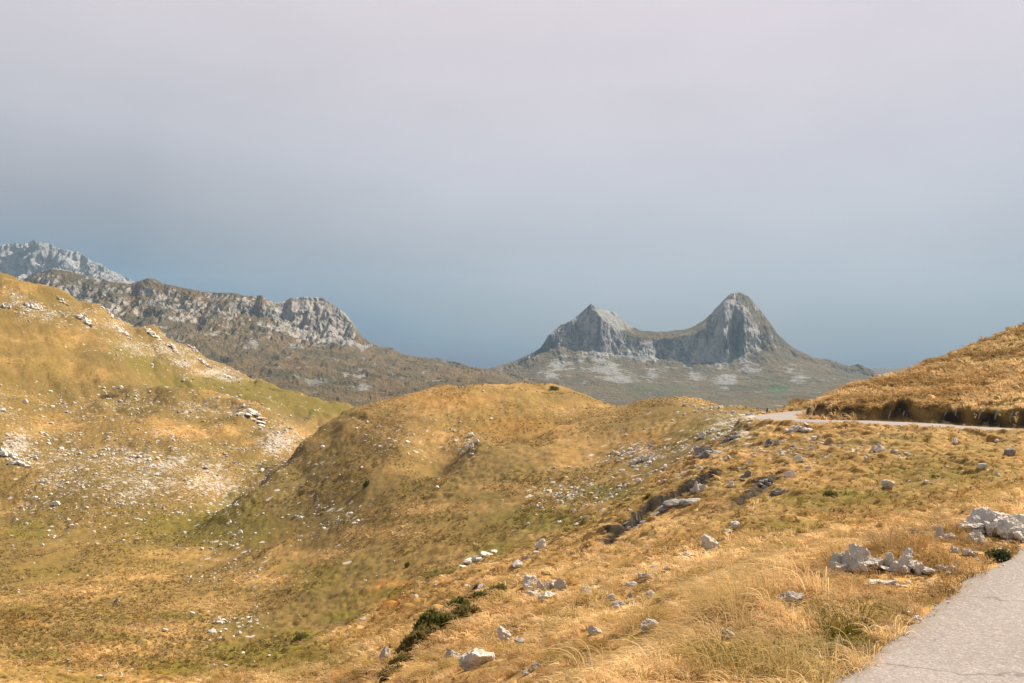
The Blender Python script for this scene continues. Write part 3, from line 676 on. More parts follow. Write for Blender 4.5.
def outcrop(px, py, wpx, hpx, label, npc, seed, mat=None, slant=0., layered=False, name='rock_outcrop', dep=.7):
    """angular blocks of one bed of limestone, grown into each other and into the ground: one mesh"""
    rnd = random.Random(seed)
    x, d, z = hit(px, py+hpx*.42)
    w = wpx*d/F; h = hpx*d/F*(.85 if d > 40 else 1.)
    pool = ROCKS_HI if d < 25 else ROCKS
    bed = rnd.uniform(-.25, .25)+slant*.5
    Vs=[]; Fs=[]; k=0; npc = max(5, int(npc*1.35))
    for i in range(npc):
        V, Fc = pool[rnd.randrange(len(pool))]
        ux = -.43+.86*(i+rnd.uniform(.1,.9))/npc; uy = rnd.uniform(-.5,.5)*(1-abs(ux))
        prof = max(.25, 1-(abs(ux)*1.9)**2)*rnd.uniform(.5, 1.)
        front = .5-uy
        top = h*prof*(1-.45*front)
        sx_ = w*rnd.uniform(.1,.2)*(1 if npc > 7 else 1.35)*(1.6 if layered else 1); sy_ = w*dep*rnd.uniform(.14,.3); sz_ = top*rnd.uniform(.5,.7) if not layered else h*rnd.uniform(.16,.26)
        a = rnd.uniform(-.5,.5)+(math.pi if rnd.random() < .5 else 0); b = bed+rnd.uniform(-.18,.18)
        Rm = np.array([[math.cos(b),0,math.sin(b)],[0,1,0],[-math.sin(b),0,math.cos(b)]])@np.array([[math.cos(a),-math.sin(a),0],[math.sin(a),math.cos(a),0],[0,0,1]])
        P = (V@np.diag([sx_/.7, sy_/.7, sz_/.7]))@Rm.T
        gx_ = x+ux*w; gd = d+uy*w*dep
        gq = float(ground(np.array([gx_/gd*F+CX]), np.array([gd]))[0])-z
        P += np.array([ux*w, uy*w*dep, gq+top-sz_*.95])
        if P[:,2].min() > gq-.02*h: P[:,2] -= P[:,2].min()-gq+.1*h
        Vs.append(P); Fs.append(Fc+k); k += len(V)
    me = mesh_np('rock_outcrop', np.vstack(Vs), np.vstack(Fs), False)
    o = link(name, me, mat or M_ROCK); o.location = (x, d, z)
    for i in range(5): CLEAR.append((x+(i-2)*w*.19, d, w*.11))
    return tag(o, label, 'rock outcrop')

# big outcrops
outcrop(855, 559, 54, 34, 'craggy grey outcrop with a knobbly top, largest rock beside the bottom right road', 13, 1)
outcrop(906, 562, 46, 24, 'grey outcrop joined to the right of the craggy knobbly one, half in straw grass', 9, 2)
outcrop(1008, 521, 78, 33, 'broad pale broken limestone outcrop where the near road leaves the right edge', 22, 3, M_ROCKL, .25)
outcrop(976, 537, 22, 13, 'pale rock step at the lower left end of the broad pale outcrop', 8, 33, M_ROCKL)
outcrop(944, 534, 22, 13, 'small dark topped outcrop between the broad pale outcrop and the craggy one', 5, 4)
outcrop(964, 549, 26, 13, 'pale broken rock pieces lying below the broad pale outcrop by the road', 6, 5, M_ROCKL)
outcrop(945, 566, 26, 12, 'white stones sunk in long straw grass beside the near road edge', 4, 6, M_ROCKL)
outcrop(880, 580, 30, 8, 'flat whitish rock almost buried in straw below the craggy outcrop', 5, 7, M_ROCKL, 0, True)
outcrop(547, 583, 28, 14, 'grey rock in the middle top of the cluster by the juniper mat', 4, 9)
outcrop(640, 457, 20, 13, 'pale broken rubble crag in the hollow behind the rim', 8, 11, M_ROCKL)
outcrop(706, 450, 30, 11, 'dark jagged rock ridge on the rim below the gravel bend', 10, 12, M_ROCKD, -.4)
outcrop(731, 437, 16, 9, 'small dark crag on the rim just under the gravel patch', 5, 13, M_ROCKD, -.4)
outcrop(772, 440, 15, 11, 'dark single crag in the tussocks under the road bend', 4, 14, M_ROCKD, -.3)
outcrop(798, 427, 28, 9, 'grey rocks in the verge directly under the road bend', 7, 15)
outcrop(878, 446, 18, 13, 'pale grey rubble patch on the slope below the far road', 8, 16, M_ROCKL)
outcrop(747, 474, 16, 10, 'dark crag at the upper end of the long shadowed ledge', 5, 17, M_ROCKD, -.5)
outcrop(766, 483, 18, 11, 'dark slanting crag beside the grey pointed boulder', 6, 18, M_ROCKD, -.5)
outcrop(776, 491, 16, 9, 'low dark rock below the grey pointed boulder', 4, 19, M_ROCKD, -.3)
outcrop(676, 501, 44, 9, 'long dark rock face showing under the turf ledge', 13, 20, M_ROCKD, -.6)
outcrop(634, 528, 24, 6, 'dark rock at the lower end of the long turf ledge', 8, 21, M_ROCKD, -.6)
outcrop(700, 486, 16, 13, 'thin tilted grey slabs leaning at the top of the turf ledge', 5, 22, M_ROCK, -.8)
outcrop(250, 412, 32, 5, 'white bare limestone shelf on the crest of the left front hill', 12, 23, M_ROCKL)
outcrop(21, 459, 18, 12, 'white limestone outcrop low on the left edge hillside', 6, 24, M_ROCKL, 0, True)
outcrop(8, 450, 18, 14, 'white limestone outcrop touching the left edge of the view', 6, 25, M_ROCKL, 0, True)
outcrop(220, 619, 14, 8, 'pale rock group in the valley bottom left of the rust coloured grass', 5, 26)
outcrop(480, 556, 40, 8, 'scattered grey rocks along the stream bed behind the rim', 8, 27)
outcrop(38, 306, 11, 9, 'grey rock step near the top of the high left ridge', 7, 28, M_ROCKL)
outcrop(192, 347, 14, 6, 'grey rock knob on the crest of the high left ridge', 6, 29)
outcrop(62, 301, 12, 4, 'pale broken rock band just under the left ridge top', 8, 30, M_ROCKL)

for (px_, py_, w_, h_, lab) in [(107,310,13,5,'white bare slab highest on the crest of the high left ridge'),(136,318,13,5,'white slab on the ridge crest, right of the highest white slab'),(153,334,16,6,'broken white ledge in the middle of the left ridge flank'),
    (172,346,14,6,'white ledge below the rock knob of the left ridge'),(84,318,18,8,'pale rock step above the spur of the left ridge'),(30,303,12,12,'tall pale rock face near the left end of the ridge'),(205,362,16,5,'pale ledge low on the left ridge flank'),
    (122,330,18,6,'pale rock band under the two white crest slabs'),(6,305,10,10,'pale rock face at the left edge just under the ridge top'),(228,375,14,4,'lowest pale ledge where the left ridge runs out')]:
    outcrop(px_, py_, w_, h_, lab, 8, int(px_), M_ROCKL, .2)
B = [
 (471,436,9,'top boulder of the pale jagged group on the middle hill slope','p'),
 (477,441,8,'right hand boulder of the pale jagged group on the middle hill','p'),
 (472,446,9,'middle boulder of the pale jagged group on the middle hill','g'),
 (464,452,9,'lowest boulder of the pale jagged group on the middle hill','p'),
 (457,449,6,'small stone left of the pale jagged group on the middle hill','p'),
 (527.5,523.8,7,'round pale stone alone on the green strip behind the rim','p'),
 (559.5,523,7,'small grey stone on the rim, left of three in a row','g'),
 (576,524,8,'grey stone on the rim, middle of three in a row','g'),
 (586,517,8,'pale stone on the rim, highest of three in a row','p'),
 (541,544,19,'big pale boulder at the top of the slanting boulder line','p'),
 (536,552,10,'pale boulder wedged against the foot of the big pale one','p'),
 (526,557,9,'grey boulder in the middle of the slanting boulder line','g'),
 (516,564,18,'dark sided boulder at the bottom of the slanting boulder line','g'),
 (531,584,23,'wide pale boulder at the left top of the rock cluster','p'),
 (532.5,596,15,'round pale boulder at the left bottom of the rock cluster','p'),
 (547,598,18,'pale boulder at the bottom middle of the rock cluster','p'),
 (586,593,16,'grey boulder standing just right of the rock cluster','g'),
 (611,599,11,'pale stone at the left end of the curved stone row','p'),
 (620,606,12,'low grey stone at the bottom of the curved stone row','g'),
 (632,606,8,'small grey stone right of the low one in the curved stone row','g'),
 (630,597,8,'flat pale stone behind the curved stone row','p'),
 (650,596,11,'half shaded boulder with a dark hollow on its left','g'),
 (644,579,15,'long grey boulder in the rising stone row','g'),
 (632,588,12,'pale boulder below the long grey one in the rising stone row','p'),
 (654,569,9,'squarish grey boulder near the top of the rising stone row','g'),
 (667.5,571,8,'dark grey boulder right of the squarish one','d'),
 (687,557,15,'low pale boulder pair left of the long white boulder','p'),
 (711,546,23,'long white boulder on the open straw slope','p'),
 (728,534,8,'small white stone above the long white boulder','p'),
 (735,528,10,'white stone farthest up the row over the long white boulder','p'),
 (649,627,22,'flat greyish boulder in the tall grass of the lower middle','g'),
 (594,633,15,'smooth pale boulder alone in the tall grass','p'),
 (505,637,21,'pale grey boulder above the white flat one, left of centre','p'),
 (520,644,11,'small boulder touching the right side of a pale grey boulder','g'),
 (452,658,21,'pitted grey boulder left of the white flat boulder','g'),
 (476,660,34,'white flat topped boulder near the bottom edge','p'),
 (526,674,10,'white angular stone close to the bottom edge','p'),
 (537,668,10,'grey stone right above the white angular stone','g'),
 (591,664,10,'pale stone buried in grass near the bottom middle','p'),
 (481,587,10,'pale stone at the upper end of the juniper mats','p'),
 (695,607,12,'white stone with a dark hollow in the lower right grass','p'),
 (726,637,19,'grey boulder deep in the tall grass at lower right','g'),
 (790,601,27,'smooth grey boulder in straw below left of the craggy outcrop','g'),
 (915,534,8,'small dark stone left of the dark topped outcrop','d'),
 (888,485,15,'flat grey boulder on the green band of the bowl','g'),
 (910,481,6,'small pale stone right of the flat grey boulder on the green band','p'),
 (789,474,18,'grey pointed boulder over the dark crags in the bowl','g'),
 (731,485,11,'grey stone in the shadow of the long turf ledge','g'),
 (948,467,7,'pale stone on the upper right bowl slope','p'),
 (983,465,14,'low grey stone near the right edge of the bowl','g'),
 (1010,451,18,'dark rock in the tussocks at the right edge below the road','d'),
 (955,441,9,'pale grey stone just below the far road','p'),
 (800,459,13,'grey rock on the slope beneath the road bend verge','g'),
 (808,467,9,'grey stone under the rock on the bend slope','g'),
 (814,439,10,'pale grey stone under the verge rocks','p'),
 (665,467,7,'pale upright block on the rim crest','p'),
 (639,481,9,'pale block on the rim below the upright one','p'),
 (619,491,7,'pale small block on the rim, lowest of the rim blocks','p'),
 (240,533,8,'white boulder with a dark hollow at the foot of the middle hill','p'),
 (351,514,6,'lone white stone on the flank of the middle hill','p'),
 (45,482,9,'white stone in the rubble at far left middle','p'),
 (56,504,13,'flat pale boulder above the green hollow at left','p'),
 (156,474,8,'pale boulder in the middle of the left rubble field','p'),
 (206,468,8,'dark boulder at the right of the left rubble field','d'),
 (72,525,7,'white stone at the bottom rim of the left rubble field','p'),
 (165,631,9,'pale stone group at the low end of the valley rubble','p'),
 (192,613,9,'pale stone at the high end of the valley rubble','p'),
 (211,632,8,'pale stone below the valley rock group','p'),
 (250,623,6,'white stone right of the valley rock group','p'),
 (100,676,7,'white stone in the straw at the bottom left','p'),
 (121,674,6,'smaller pale stone right of the bottom left white stone','p'),
 (117,601,8,'dark flat rock put in for an unclear dark mark in the valley floor','d'),  # this rock and the next are put in for unclear dark marks
 (117,606,5,'small dark rock put in for an unclear mark under the flat one in the valley','d'),
 (68,660,6,'little dark rock on the lower left straw slope','d'),
 (25,402,9,'white boulder on the left hill bench','p'),
 (2,411,9,'white boulder on the left edge of the bench','p'),
 (906,638,9,'dark stone on the edge of the near asphalt','d'),
]
for (px, py, w_, lab, t) in B: boulder(px, py, w_, lab, t)
boulder(562, 588, 12, 'upright grey rock rib closing the right end of the rock cluster', 'g', 1.0, sink=.2)
boulder(384, 661, 13, 'tall standing slab, dark on one side, at the bottom of the juniper bank', 'g', 1.7, sink=.12)
boulder(686, 390, 3.4, 'white standing stone on the top of the rounded right middle hill', 'p', 1.9, 'standing_stone', 'standing stone', sink=.1)
boulder(690, 392, 2.6, 'shorter white stone next to the standing one on the hill top', 'p', 1.3, 'standing_stone', 'standing stone', sink=.1)

# slabs leaning in the cut bank of the far road
def slab_mesh():
    V, Fc = ROCKS[4]
    return mesh_np('rock_slab', np.clip(V, -.62, .62)*np.array([.42,.8,1.7]), Fc, False)
SLAB = slab_mesh(); SLAB.materials.append(M_ROCKD)
for i, (px, py) in enumerate([(889,415),(903,416),(917,416),(931,415),(945,413.5),(955,413.5),(973,413),(979,416),(995,416),(1010,417)]):
    x, d, z = hit(px, py)
    o = bpy.data.objects.new('rock_slab', SLAB); COL.objects.link(o)
    r = .34*random.uniform(.5,1.1); o.scale = (r*.6, r*.4, r); o.location = (x, d-.12, z); o.rotation_euler = (-.25, random.uniform(.35,.6), random.uniform(-.3,.3))
    tag(o, 'thin grey slab leaning in the dark cut bank above the far road', 'rock slab', 'slabs leaning in the road bank')

# marker post by the bend
x, d, z = hit(767, 414)
bm = bmesh.new()
bmesh.ops.create_cone(bm, cap_ends=True, segments=10, radius1=.09, radius2=.075, depth=1.0)
bmesh.ops.translate(bm, verts=bm.verts, vec=(0,0,.45))
tp = bmesh.ops.create_cone(bm, cap_ends=True, segments=10, radius1=.075, radius2=.02, depth=.08)
bmesh.ops.translate(bm, verts=tp['verts'], vec=(0,0,.992))
me = bpy.data.meshes.new('marker_post'); bm.to_mesh(me); bm.free()
m_, nt = new_mat('weathered_wood'); n = N(nt)
n.out(n.bsdf(n.mix(n.noise(n.pos(scale=(6,6,1)), 8, 4), (.12,.05,.03), (.2,.09,.055)), .9))
o = link('marker_post', me, m_); o.location = (x, d, z-.12); o.scale = (.9,.9,.62); o.rotation_euler = (0, .05, 0)
tag(o, 'short dark red brown post beside the gravel at the road bend', 'post')

# ------------------------------------------------------------------ stones scattered by the hundred
nS = 170000
spx = RNG.uniform(-120, 1060, nS); sld = RNG.uniform(math.log(28), math.log(560), nS); sd_ = np.exp(sld)
ru = gz(spx, sd_)(RUBA); sX = (spx-CX)/F*sd_
cl_ = fbm(sX/9, sd_/9, 3, 201)*.9+fbm(sX/40, sd_/40, 2, 207)*.5
rd_ = gz(spx, sd_)(RD)
keep = (RNG.random(nS) < np.clip(ru*1.15, .012, 1)*np.clip(.3+2.3*cl_, .02, 1)) & (rd_ > RW+.5)
spx, sd_, sX = spx[keep], sd_[keep], sX[keep]; nS = len(spx)
size = (.06+RNG.exponential(.10, nS)+RNG.pareto(3.2, nS)*.06)*np.clip((sd_/150)**.75, .5, 1.9)
size = np.minimum(size, np.where(sd_ < 75, .2, 1.1))
app = size*F/sd_
order = np.argsort(-app)
vis_ok = []
for i in order:
    if len(vis_ok) >= 150: break
    if -5 < spx[i] < 1028: 
        px, py = spx[i], HZ-float(ground(spx[i:i+1], sd_[i:i+1])[0])*F/sd_[i]
        hx, hd, _ = hit(px, py)
        if py < 690 and hd > sd_[i]*.96: vis_ok.append(i)
for i in vis_ok:
    o = bpy.data.objects.new('stone', random.choice(PALE if random.random() < .65 else BOULDER_ME)); COL.objects.link(o)
    r = size[i]; o.scale = (r, r*.85, r*random.uniform(.7,1.1))
    o.location = (sX[i], sd_[i], float(ground(spx[i:i+1], sd_[i:i+1])[0])+r*.2); o.rotation_euler = (random.uniform(-.3,.3), random.uniform(-.3,.3), random.uniform(0,6))
    if spx[i] < 340 and sd_[i] > 110: tag(o, 'pale weathered stone in the rubble on the left hillside', 'stone', 'loose stones on the left hillside')
    elif sd_[i] > 75: tag(o, 'pale weathered stone scattered on the middle hills', 'stone', 'loose stones on the middle hills')
    else: tag(o, 'small weathered stone scattered in the grass of the near slope', 'stone', 'loose stones on the near slope')
rest = np.setdiff1d(np.arange(nS), vis_ok)
nE = 2600; ke = RNG.integers(20, 90, nE); side = RNG.choice([1., 1., 1., -1.], nE); oe = RW+RNG.normal(.02, .13, nE)
ex = RC[ke,0]+nrm[ke,0]*side*oe+RNG.normal(0,.1,nE); ey = RC[ke,1]+nrm[ke,1]*side*oe+RNG.normal(0,.1,nE)
me_ = ey > 3.2; ex, ey = ex[me_], ey[me_]; es = .003+RNG.exponential(.0035, len(ex))
spx = np.concatenate([spx, ex/ey*F+CX]); sd_ = np.concatenate([sd_, ey]); sX = np.concatenate([sX, ex]); size = np.concatenate([size, es])
rest = np.concatenate([rest, np.arange(nS, nS+len(ex))])
LOW = [rock_np(80+s, 1, 8, 0, (.6,.95)) for s in range(4)]
Vs=[]; Fs=[]; Ts=[]; k = 0
gzs = ground(spx, sd_); gzs[nS:] += .03
for g in range(4):
    V, Fc = LOW[g]; idx = rest[g::4]; n_ = len(idx)
    a = RNG.uniform(0, 2*math.pi, n_); c, s = np.cos(a), np.sin(a)
    sc = size[idx][:,None]*np.stack([RNG.uniform(.7,1.3,n_), RNG.uniform(.6,1.1,n_), RNG.uniform(.45,.95,n_)], 1)
    P = V[None]*sc[:,None]
    P = np.stack([P[...,0]*c[:,None]-P[...,1]*s[:,None], P[...,0]*s[:,None]+P[...,1]*c[:,None], P[...,2]], -1)
    P += np.stack([sX[idx], sd_[idx], gzs[idx]+size[idx]*.15], 1)[:,None]
    Vs.append(P.reshape(-1,3)); Fs.append((Fc[None]+(np.arange(n_)*len(V))[:,None,None]+k).reshape(-1,3)); k += n_*len(V)
    Ts.append(np.repeat(RNG.uniform(0,1,n_)**.8, len(V)))
me = mesh_np('rubble', np.vstack(Vs), np.vstack(Fs), False); attr(me, 'tone', np.concatenate(Ts))
tag(link('rubble', me, M_RUB), 'countless small limestone fragments strewn over the hillsides', 'rubble', kind='stuff')

# ------------------------------------------------------------------ low shrubs
def mat_leaf(name, A, Bc):
    m, nt = new_mat(name); n = N(nt)
    P = n.pos(); col = n.mix(n.ramp(n.noise(P, 14, 3), .35, .65), A, Bc)
    d = n.node('ShaderNodeBsdfDiffuse'); t = n.node('ShaderNodeBsdfTranslucent'); nt.links.new(col, d.inputs[0]); nt.links.new(col, t.inputs[0])
    mx = n.node('ShaderNodeMixShader'); mx.inputs[0].default_value = .25
    nt.links.new(d.outputs[0], mx.inputs[1]); nt.links.new(t.outputs[0], mx.inputs[2]); n.out(mx.outputs[0]); return m
M_SCRUB = mat_leaf('olive_scrub', (.15,.14,.045), (.32,.235,.09)); M_JUN = mat_leaf('juniper_needles', (.085,.105,.03), (.20,.185,.055)); M_LEAF = mat_leaf('green_leaves', (.05,.07,.025), (.11,.125,.048))
m_, nt = new_mat('twig_bark'); n = N(nt); n.out(n.bsdf((.09,.06,.04))); M_TWIG = m_
def shrub(px, py, wpx, hpx, label, mat, nleaf, seed, leaf=.05, name='juniper_shrub', cat='shrub', dep=.9):
    rg = np.random.default_rng(seed)
    x, d, z = hit(px, py+hpx*.4)
    w = wpx*d/F; h = hpx*d/F
    root = bpy.data.objects.new(name, None); COL.objects.link(root); root.location = (x, d, z); root.empty_display_size = .1
    # leaves gathered in clumps over a low uneven mound
    ncl = 26; ca = rg.uniform(0, 2*math.pi, ncl); cr = np.sqrt(rg.random(ncl))
    cc = np.stack([cr*np.cos(ca)*w*.42, cr*np.sin(ca)*w*.42*dep, h*(.25+.5*(1-cr**2)*rg.uniform(.5,1.2,ncl))], 1)
    which = rg.integers(0, ncl, nleaf)
    dirs = rg.normal(size=(nleaf,3)); dirs /= np.linalg.norm(dirs, axis=1)[:,None]
    c = cc[which]+dirs*(np.array([w*.16, w*.16, h*.3])*rg.uniform(.5,1,(nleaf,1)))
    px_ = (x+c[:,0])/(d+c[:,1])*F+CX
    c[:,2] = np.maximum(c[:,2], .0)+ground(px_, d+c[:,1])-z
    u = rg.normal(size=(nleaf,3)); u /= np.linalg.norm(u, axis=1)[:,None]; u = u*.6+dirs*.7+np.array([0,0,.3])
    v = np.cross(u, rg.normal(size=(nleaf,3))); v /= np.linalg.norm(v, axis=1)[:,None]
    s = leaf*rg.uniform(.6,1.3,(nleaf,1))
    V = np.stack([c-u*s*.6, c+v*s*.3, c+u*s*.7, c-v*s*.3], 1).reshape(-1,3)
    fo = link('foliage', mesh_np('foliage', V, np.arange(nleaf*4).reshape(-1,4), False), mat, root)
    bm = bmesh.new()
    for i in range(0, ncl, 3):
        p0 = Vector((0,0,-.03)); p1 = Vector(cc[i])*.9
        q = (p1-p0); L = q.length
        g = bmesh.ops.create_cone(bm, cap_ends=True, segments=5, radius1=.012*max(1,h), radius2=.004, depth=L)
        rot = q.to_track_quat('Z','Y').to_matrix().to_4x4(); rot.translation = (p0+p1)/2
        bmesh.ops.transform(bm, matrix=rot, verts=g['verts'])
    me = bpy.data.meshes.new('stem'); bm.to_mesh(me); bm.free(); link('stem', me, M_TWIG, root)
    CLEAR.append((x, d, w*.22))
    return tag(root, label, cat)
shrub(431, 621, 34, 17, 'largest dark green juniper mat on the shaded bank left of the rock cluster', M_JUN, 1700, 1, .08)
shrub(457, 606, 24, 11, 'dark green juniper mat between the largest one and the rock cluster', M_JUN, 1100, 2, .08)
shrub(477, 598, 18, 8, 'smallest juniper mat at the upper end of the shaded bank', M_JUN, 700, 3, .08)
shrub(412, 641, 30, 15, 'brownish green shrub low on the shaded bank', M_SCRUB, 1300, 4, .07)
shrub(444, 622, 30, 10, 'olive brown scrub between the two big juniper mats', M_SCRUB, 1200, 21, .07)
shrub(492, 592, 30, 9, 'olive brown scrub at the left of the rock cluster', M_SCRUB, 1200, 22, .07)
shrub(399, 663, 28, 12, 'tufted olive shrub beside the tall standing slab', M_SCRUB, 1300, 5, .05)
shrub(425, 632, 28, 11, 'tawny scrub under the largest juniper mat', M_SCRUB, 1100, 23, .07)
shrub(464, 612, 28, 8, 'low tawny scrub under the upper juniper mats', M_SCRUB, 900, 24, .07)
shrub(390, 672, 26, 9, 'tawny scrub at the foot of the shaded bank near the bottom edge', M_SCRUB, 900, 25, .05)
shrub(300, 637, 20, 5, 'thin dark shrub line on the valley edge of the straw slope', M_JUN, 700, 6, .1)
shrub(366, 485, 7, 6, 'round dark bush alone on the flank of the middle hill', M_JUN, 500, 7, .2)
shrub(554, 389, 11, 4, 'dark green bush on the crest of the middle hill', M_JUN, 500, 8, .3)
shrub(997, 557, 26, 10, 'dark green leafy plant spreading at the near road edge', M_LEAF, 900, 9, .03, 'leafy_plant', 'plant')
shrub(407, 566, 7, 5, 'dark bush in the stony stream bed behind the rim', M_JUN, 400, 10, .12)
shrub(648, 497, 7, 3, 'little green bush on the ledge lip', M_JUN, 300, 11, .06)
shrub(830, 494, 14, 5, 'low dark green shrub in the middle of the bowl', M_JUN, 600, 12, .06)

# ------------------------------------------------------------------ grass as real blades
CL_ = np.array(CLEAR)
def zone(px, d): s = gz(px, d); return s(GREENA), s(HEATH_SHADE_A), s(ORA), s(RD), s(SOIL_SHADE_A), s(RUBA)
def blades(name, px, d, nb, L0, L1, rad0, radk, label, lean, seed, spread=.5, green_gain=1., stiff=.5, minrd=RW-.05):
    rg = np.random.default_rng(seed)
    X = (px-CX)/F*d; Y = d
    gr, he, orr, rdist, so, ru = zone(px, d)
    ok = (rdist > minrd+.12*gn(X*2, Y*2, 8)) & (so < .55)
    if name == 'hill_grass': ok &= rg.random(len(px)) < np.clip(.42+1.6*fbm(X/11, Y/26, 3, 341), .03, 1)
    near = np.nonzero(ok & (d < 75))[0]
    short = np.ones(len(px))
    for (cx, cy, r) in CL_:
        if cy > 75: continue
        dx = X[near]-cx; dy = Y[near]-cy
        ins = dx*dx+dy*dy < (r*.95)**2
        ok[near[ins]] = False
        front = (np.abs(dx) < r*1.1) & (dy < 0) & (dy > -.3-r*1.6-.02*cy)
        short[near[front]] = .62
    px, d, X, Y, gr, he, orr, ru, short = [q[ok] for q in (px, d, X, Y, gr, he, orr, ru, short)]
    n_ = len(px)
    cl = fbm(X/1.6, Y/1.6, 3, 301); cl2 = fbm(X/7, Y/7, 3, 307)
    # tint
    ramp_ = lambda f, A, Bq: np.array(A)[None]*(1-f[:,None])+np.array(Bq)[None]*f[:,None]
    c = ramp_(np.clip(.42+1.2*cl2+.35*rg.normal(size=n_), 0, 1), (.47,.295,.115), (.84,.63,.36))
    f = np.clip(gr*1.15+.7*cl2+.5*cl-.2+.25*rg.normal(size=n_), 0, 1)*green_gain
    c = c*(1-f[:,None])+ramp_(rg.random(n_), (.105,.098,.02), (.26,.205,.05))*f[:,None]
    f = np.clip(orr*.9+.2*rg.normal(size=n_)-.1, 0, .9); c = c*(1-f[:,None])+np.array([.36,.16,.035])*f[:,None]
    f = np.clip(he*1.0+.9*cl-.35+.2*rg.normal(size=n_), 0, .85); c = c*(1-f[:,None])+np.array([.17,.105,.038])*f[:,None]
    c *= np.clip(1+.18*rg.normal(size=(n_,1))+.68*cl[:,None]+.42*cl2[:,None], .36, 1.4)
    L = rg.uniform(L0, L1, n_)*(1+.55*cl)*short*np.clip(1-.45*gr-.3*ru, .3, 1)
    cd_, cid = cell(X/.75+.3*gn(X, Y, 331), Y/.6, 333)
    c *= (1+.55*(cid-.5)*sstep(.75, .2, cd_))[:,None]
    gg = (cid > .72)*sstep(.6, .3, cd_)*.55*(d < 60); c = c*(1-gg[:,None])+np.array([.30,.225,.06])[None]*gg[:,None]
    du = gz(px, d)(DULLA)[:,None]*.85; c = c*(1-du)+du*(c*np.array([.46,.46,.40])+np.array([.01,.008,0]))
    L = L*(.62+.95*cid*sstep(.8, .2, cd_))
    # blades of each tuft
    def rep(a): return np.repeat(a, nb, axis=0)
    N_ = n_*nb
    a = rg.uniform(0, 2*math.pi, N_); out = np.sqrt(rg.random(N_))
    Lb = rep(L)*rg.uniform(.55,1.2,N_)
    rt = rep(np.stack([X,Y], 1))+np.stack([np.cos(a),np.sin(a)],1)*(out*rep(L)*.28)[:,None]
    rpx = rt[:,0]/rt[:,1]*F+CX
    z = ground(rpx, rt[:,1])-.015
    la = rep(.5*gn(X/3, Y/3, 311)+.4*rg.normal(size=n_))
    ld = np.stack([lean[0]*np.cos(la)-lean[1]*np.sin(la), lean[0]*np.sin(la)+lean[1]*np.cos(la)], 1)
    dirh = np.stack([np.cos(a),np.sin(a)],1)*(spread*out)[:,None]+ld+.18*rg.normal(size=(N_,2))
    st = rep(np.clip(stiff+.25*rg.normal(size=n_), .1, .95))
    p0 = np.column_stack([rt, z])
    def pt(h, e): return p0+np.column_stack([dirh*(Lb*e)[:,None], Lb*h])
    P = np.stack([p0, pt(.42*(.5+st), .16), pt(.68*(.45+st*.8), .46), pt(.62*(.3+st), .86)], 1)
    hc = bpy.data.hair_curves.new(name); hc.add_curves([4]*N_)
    hc.attributes['position'].data.foreach_set('vector', np.ascontiguousarray(P, np.float32).ravel())
    dr = rep(rad0+radk*d)*rg.uniform(.7,1.3,N_)
    R = np.stack([dr*1.0, dr*.95, dr*.7, dr*.22], 1)
    ra = hc.attributes.get('radius') or hc.attributes.new('radius','FLOAT','POINT')
    ra.data.foreach_set('value', np.ascontiguousarray(R, np.float32).ravel())
    cb = rep(c)*np.clip(1+.14*rg.normal(size=(N_,1)), .6, 1.5)
    ta = hc.attributes.new('tint','FLOAT_COLOR','CURVE')
    ta.data.foreach_set('color', np.ascontiguousarray(np.column_stack([cb, np.ones(N_)]), np.float32).ravel())
    hc.materials.append(M_GRASS)
    o = bpy.data.objects.new(name, hc); COL.objects.link(o)
    tag(o, label, 'grass', kind='stuff')
    return N_
def scat(n_, p0, p1, d0, d1, seed):
    rg = np.random.default_rng(seed); return rg.uniform(p0, p1, n_), np.exp(rg.uniform(math.log(d0), math.log(d1), n_))
LEAN = (-.42, -.16)
nb = 0
px, d = scat(26000, -80, 1190, 3.9, 15, 1);  nb += blades('grass', px, d, 14, .07, .17, .0009, .00013, 'dry straw grass of the near verge and slope', LEAN, 1, .8, 1., .4)
px, d = scat(36000, -60, 1160, 13, 75, 2);  nb += blades('slope_grass', px, d, 9, .09, .22, .002, .00016, 'tussocky straw grass over the slope and bowl', LEAN, 2, .8)
rg = np.random.default_rng(5); px = rg.normal(0, 1, 620)*70+800; d = rg.uniform(4.9, 9.8, 620)
nb += blades('tall_grass', px, d, 12, .15, .33, .0007, .00009, 'tall arching straw tufts along the near road edge', (-.6,-.2), 3, .9, 1.2, .6)
px, d = scat(120000, -60, 1090, 68, 340, 4); nb += blades('hill_grass', px, d, 4, .16, .36, .004, .00022, 'coarse autumn tussocks on the middle and left hills', LEAN, 4, .9)
px, d = scat(15000, 790, 1100, 63, 115, 6); nb += blades('right_hill_grass', px, d, 6, .2, .45, .004, .0002, 'thick golden tussocks covering the hill right of the road', LEAN, 6, .9)
# turf hanging over the ledges and the cut bank
lx=[]; ly=[]
rg = np.random.default_rng(15)
for P in LEDGES[:4]:
    e = np.diff(P, axis=0); Ls = np.linalg.norm(e, axis=1); k = rg.choice(len(e), 800, p=Ls/Ls.sum()); t = rg.random(800)
    q = P[k]+e[k]*t[:,None]; nn = np.stack([-e[k,1], e[k,0]], 1)/Ls[k][:,None]
    q = q+nn*rg.uniform(.2, .55, (800,1)); lx.append(q[:,0]); ly.append(q[:,1])
lx = np.concatenate(lx); ly = np.concatenate(ly)
nb += blades('ledge_grass', lx/ly*F+CX, ly, 7, .16, .3, .002, .00018, 'turf drooping over the lip of the dark ledges', (.5,-.45), 7, .7, 1., .25)
kk = np.nonzero((RC[:,1] > 54) & (RC[:,0] > 17))[0]; k = rg.choice(kk, 1500)
oo = rg.uniform(RW+.5, RW+1.3, 1500); lx = RC[k,0]-nrm[k,0]*oo; ly = RC[k,1]-nrm[k,1]*oo
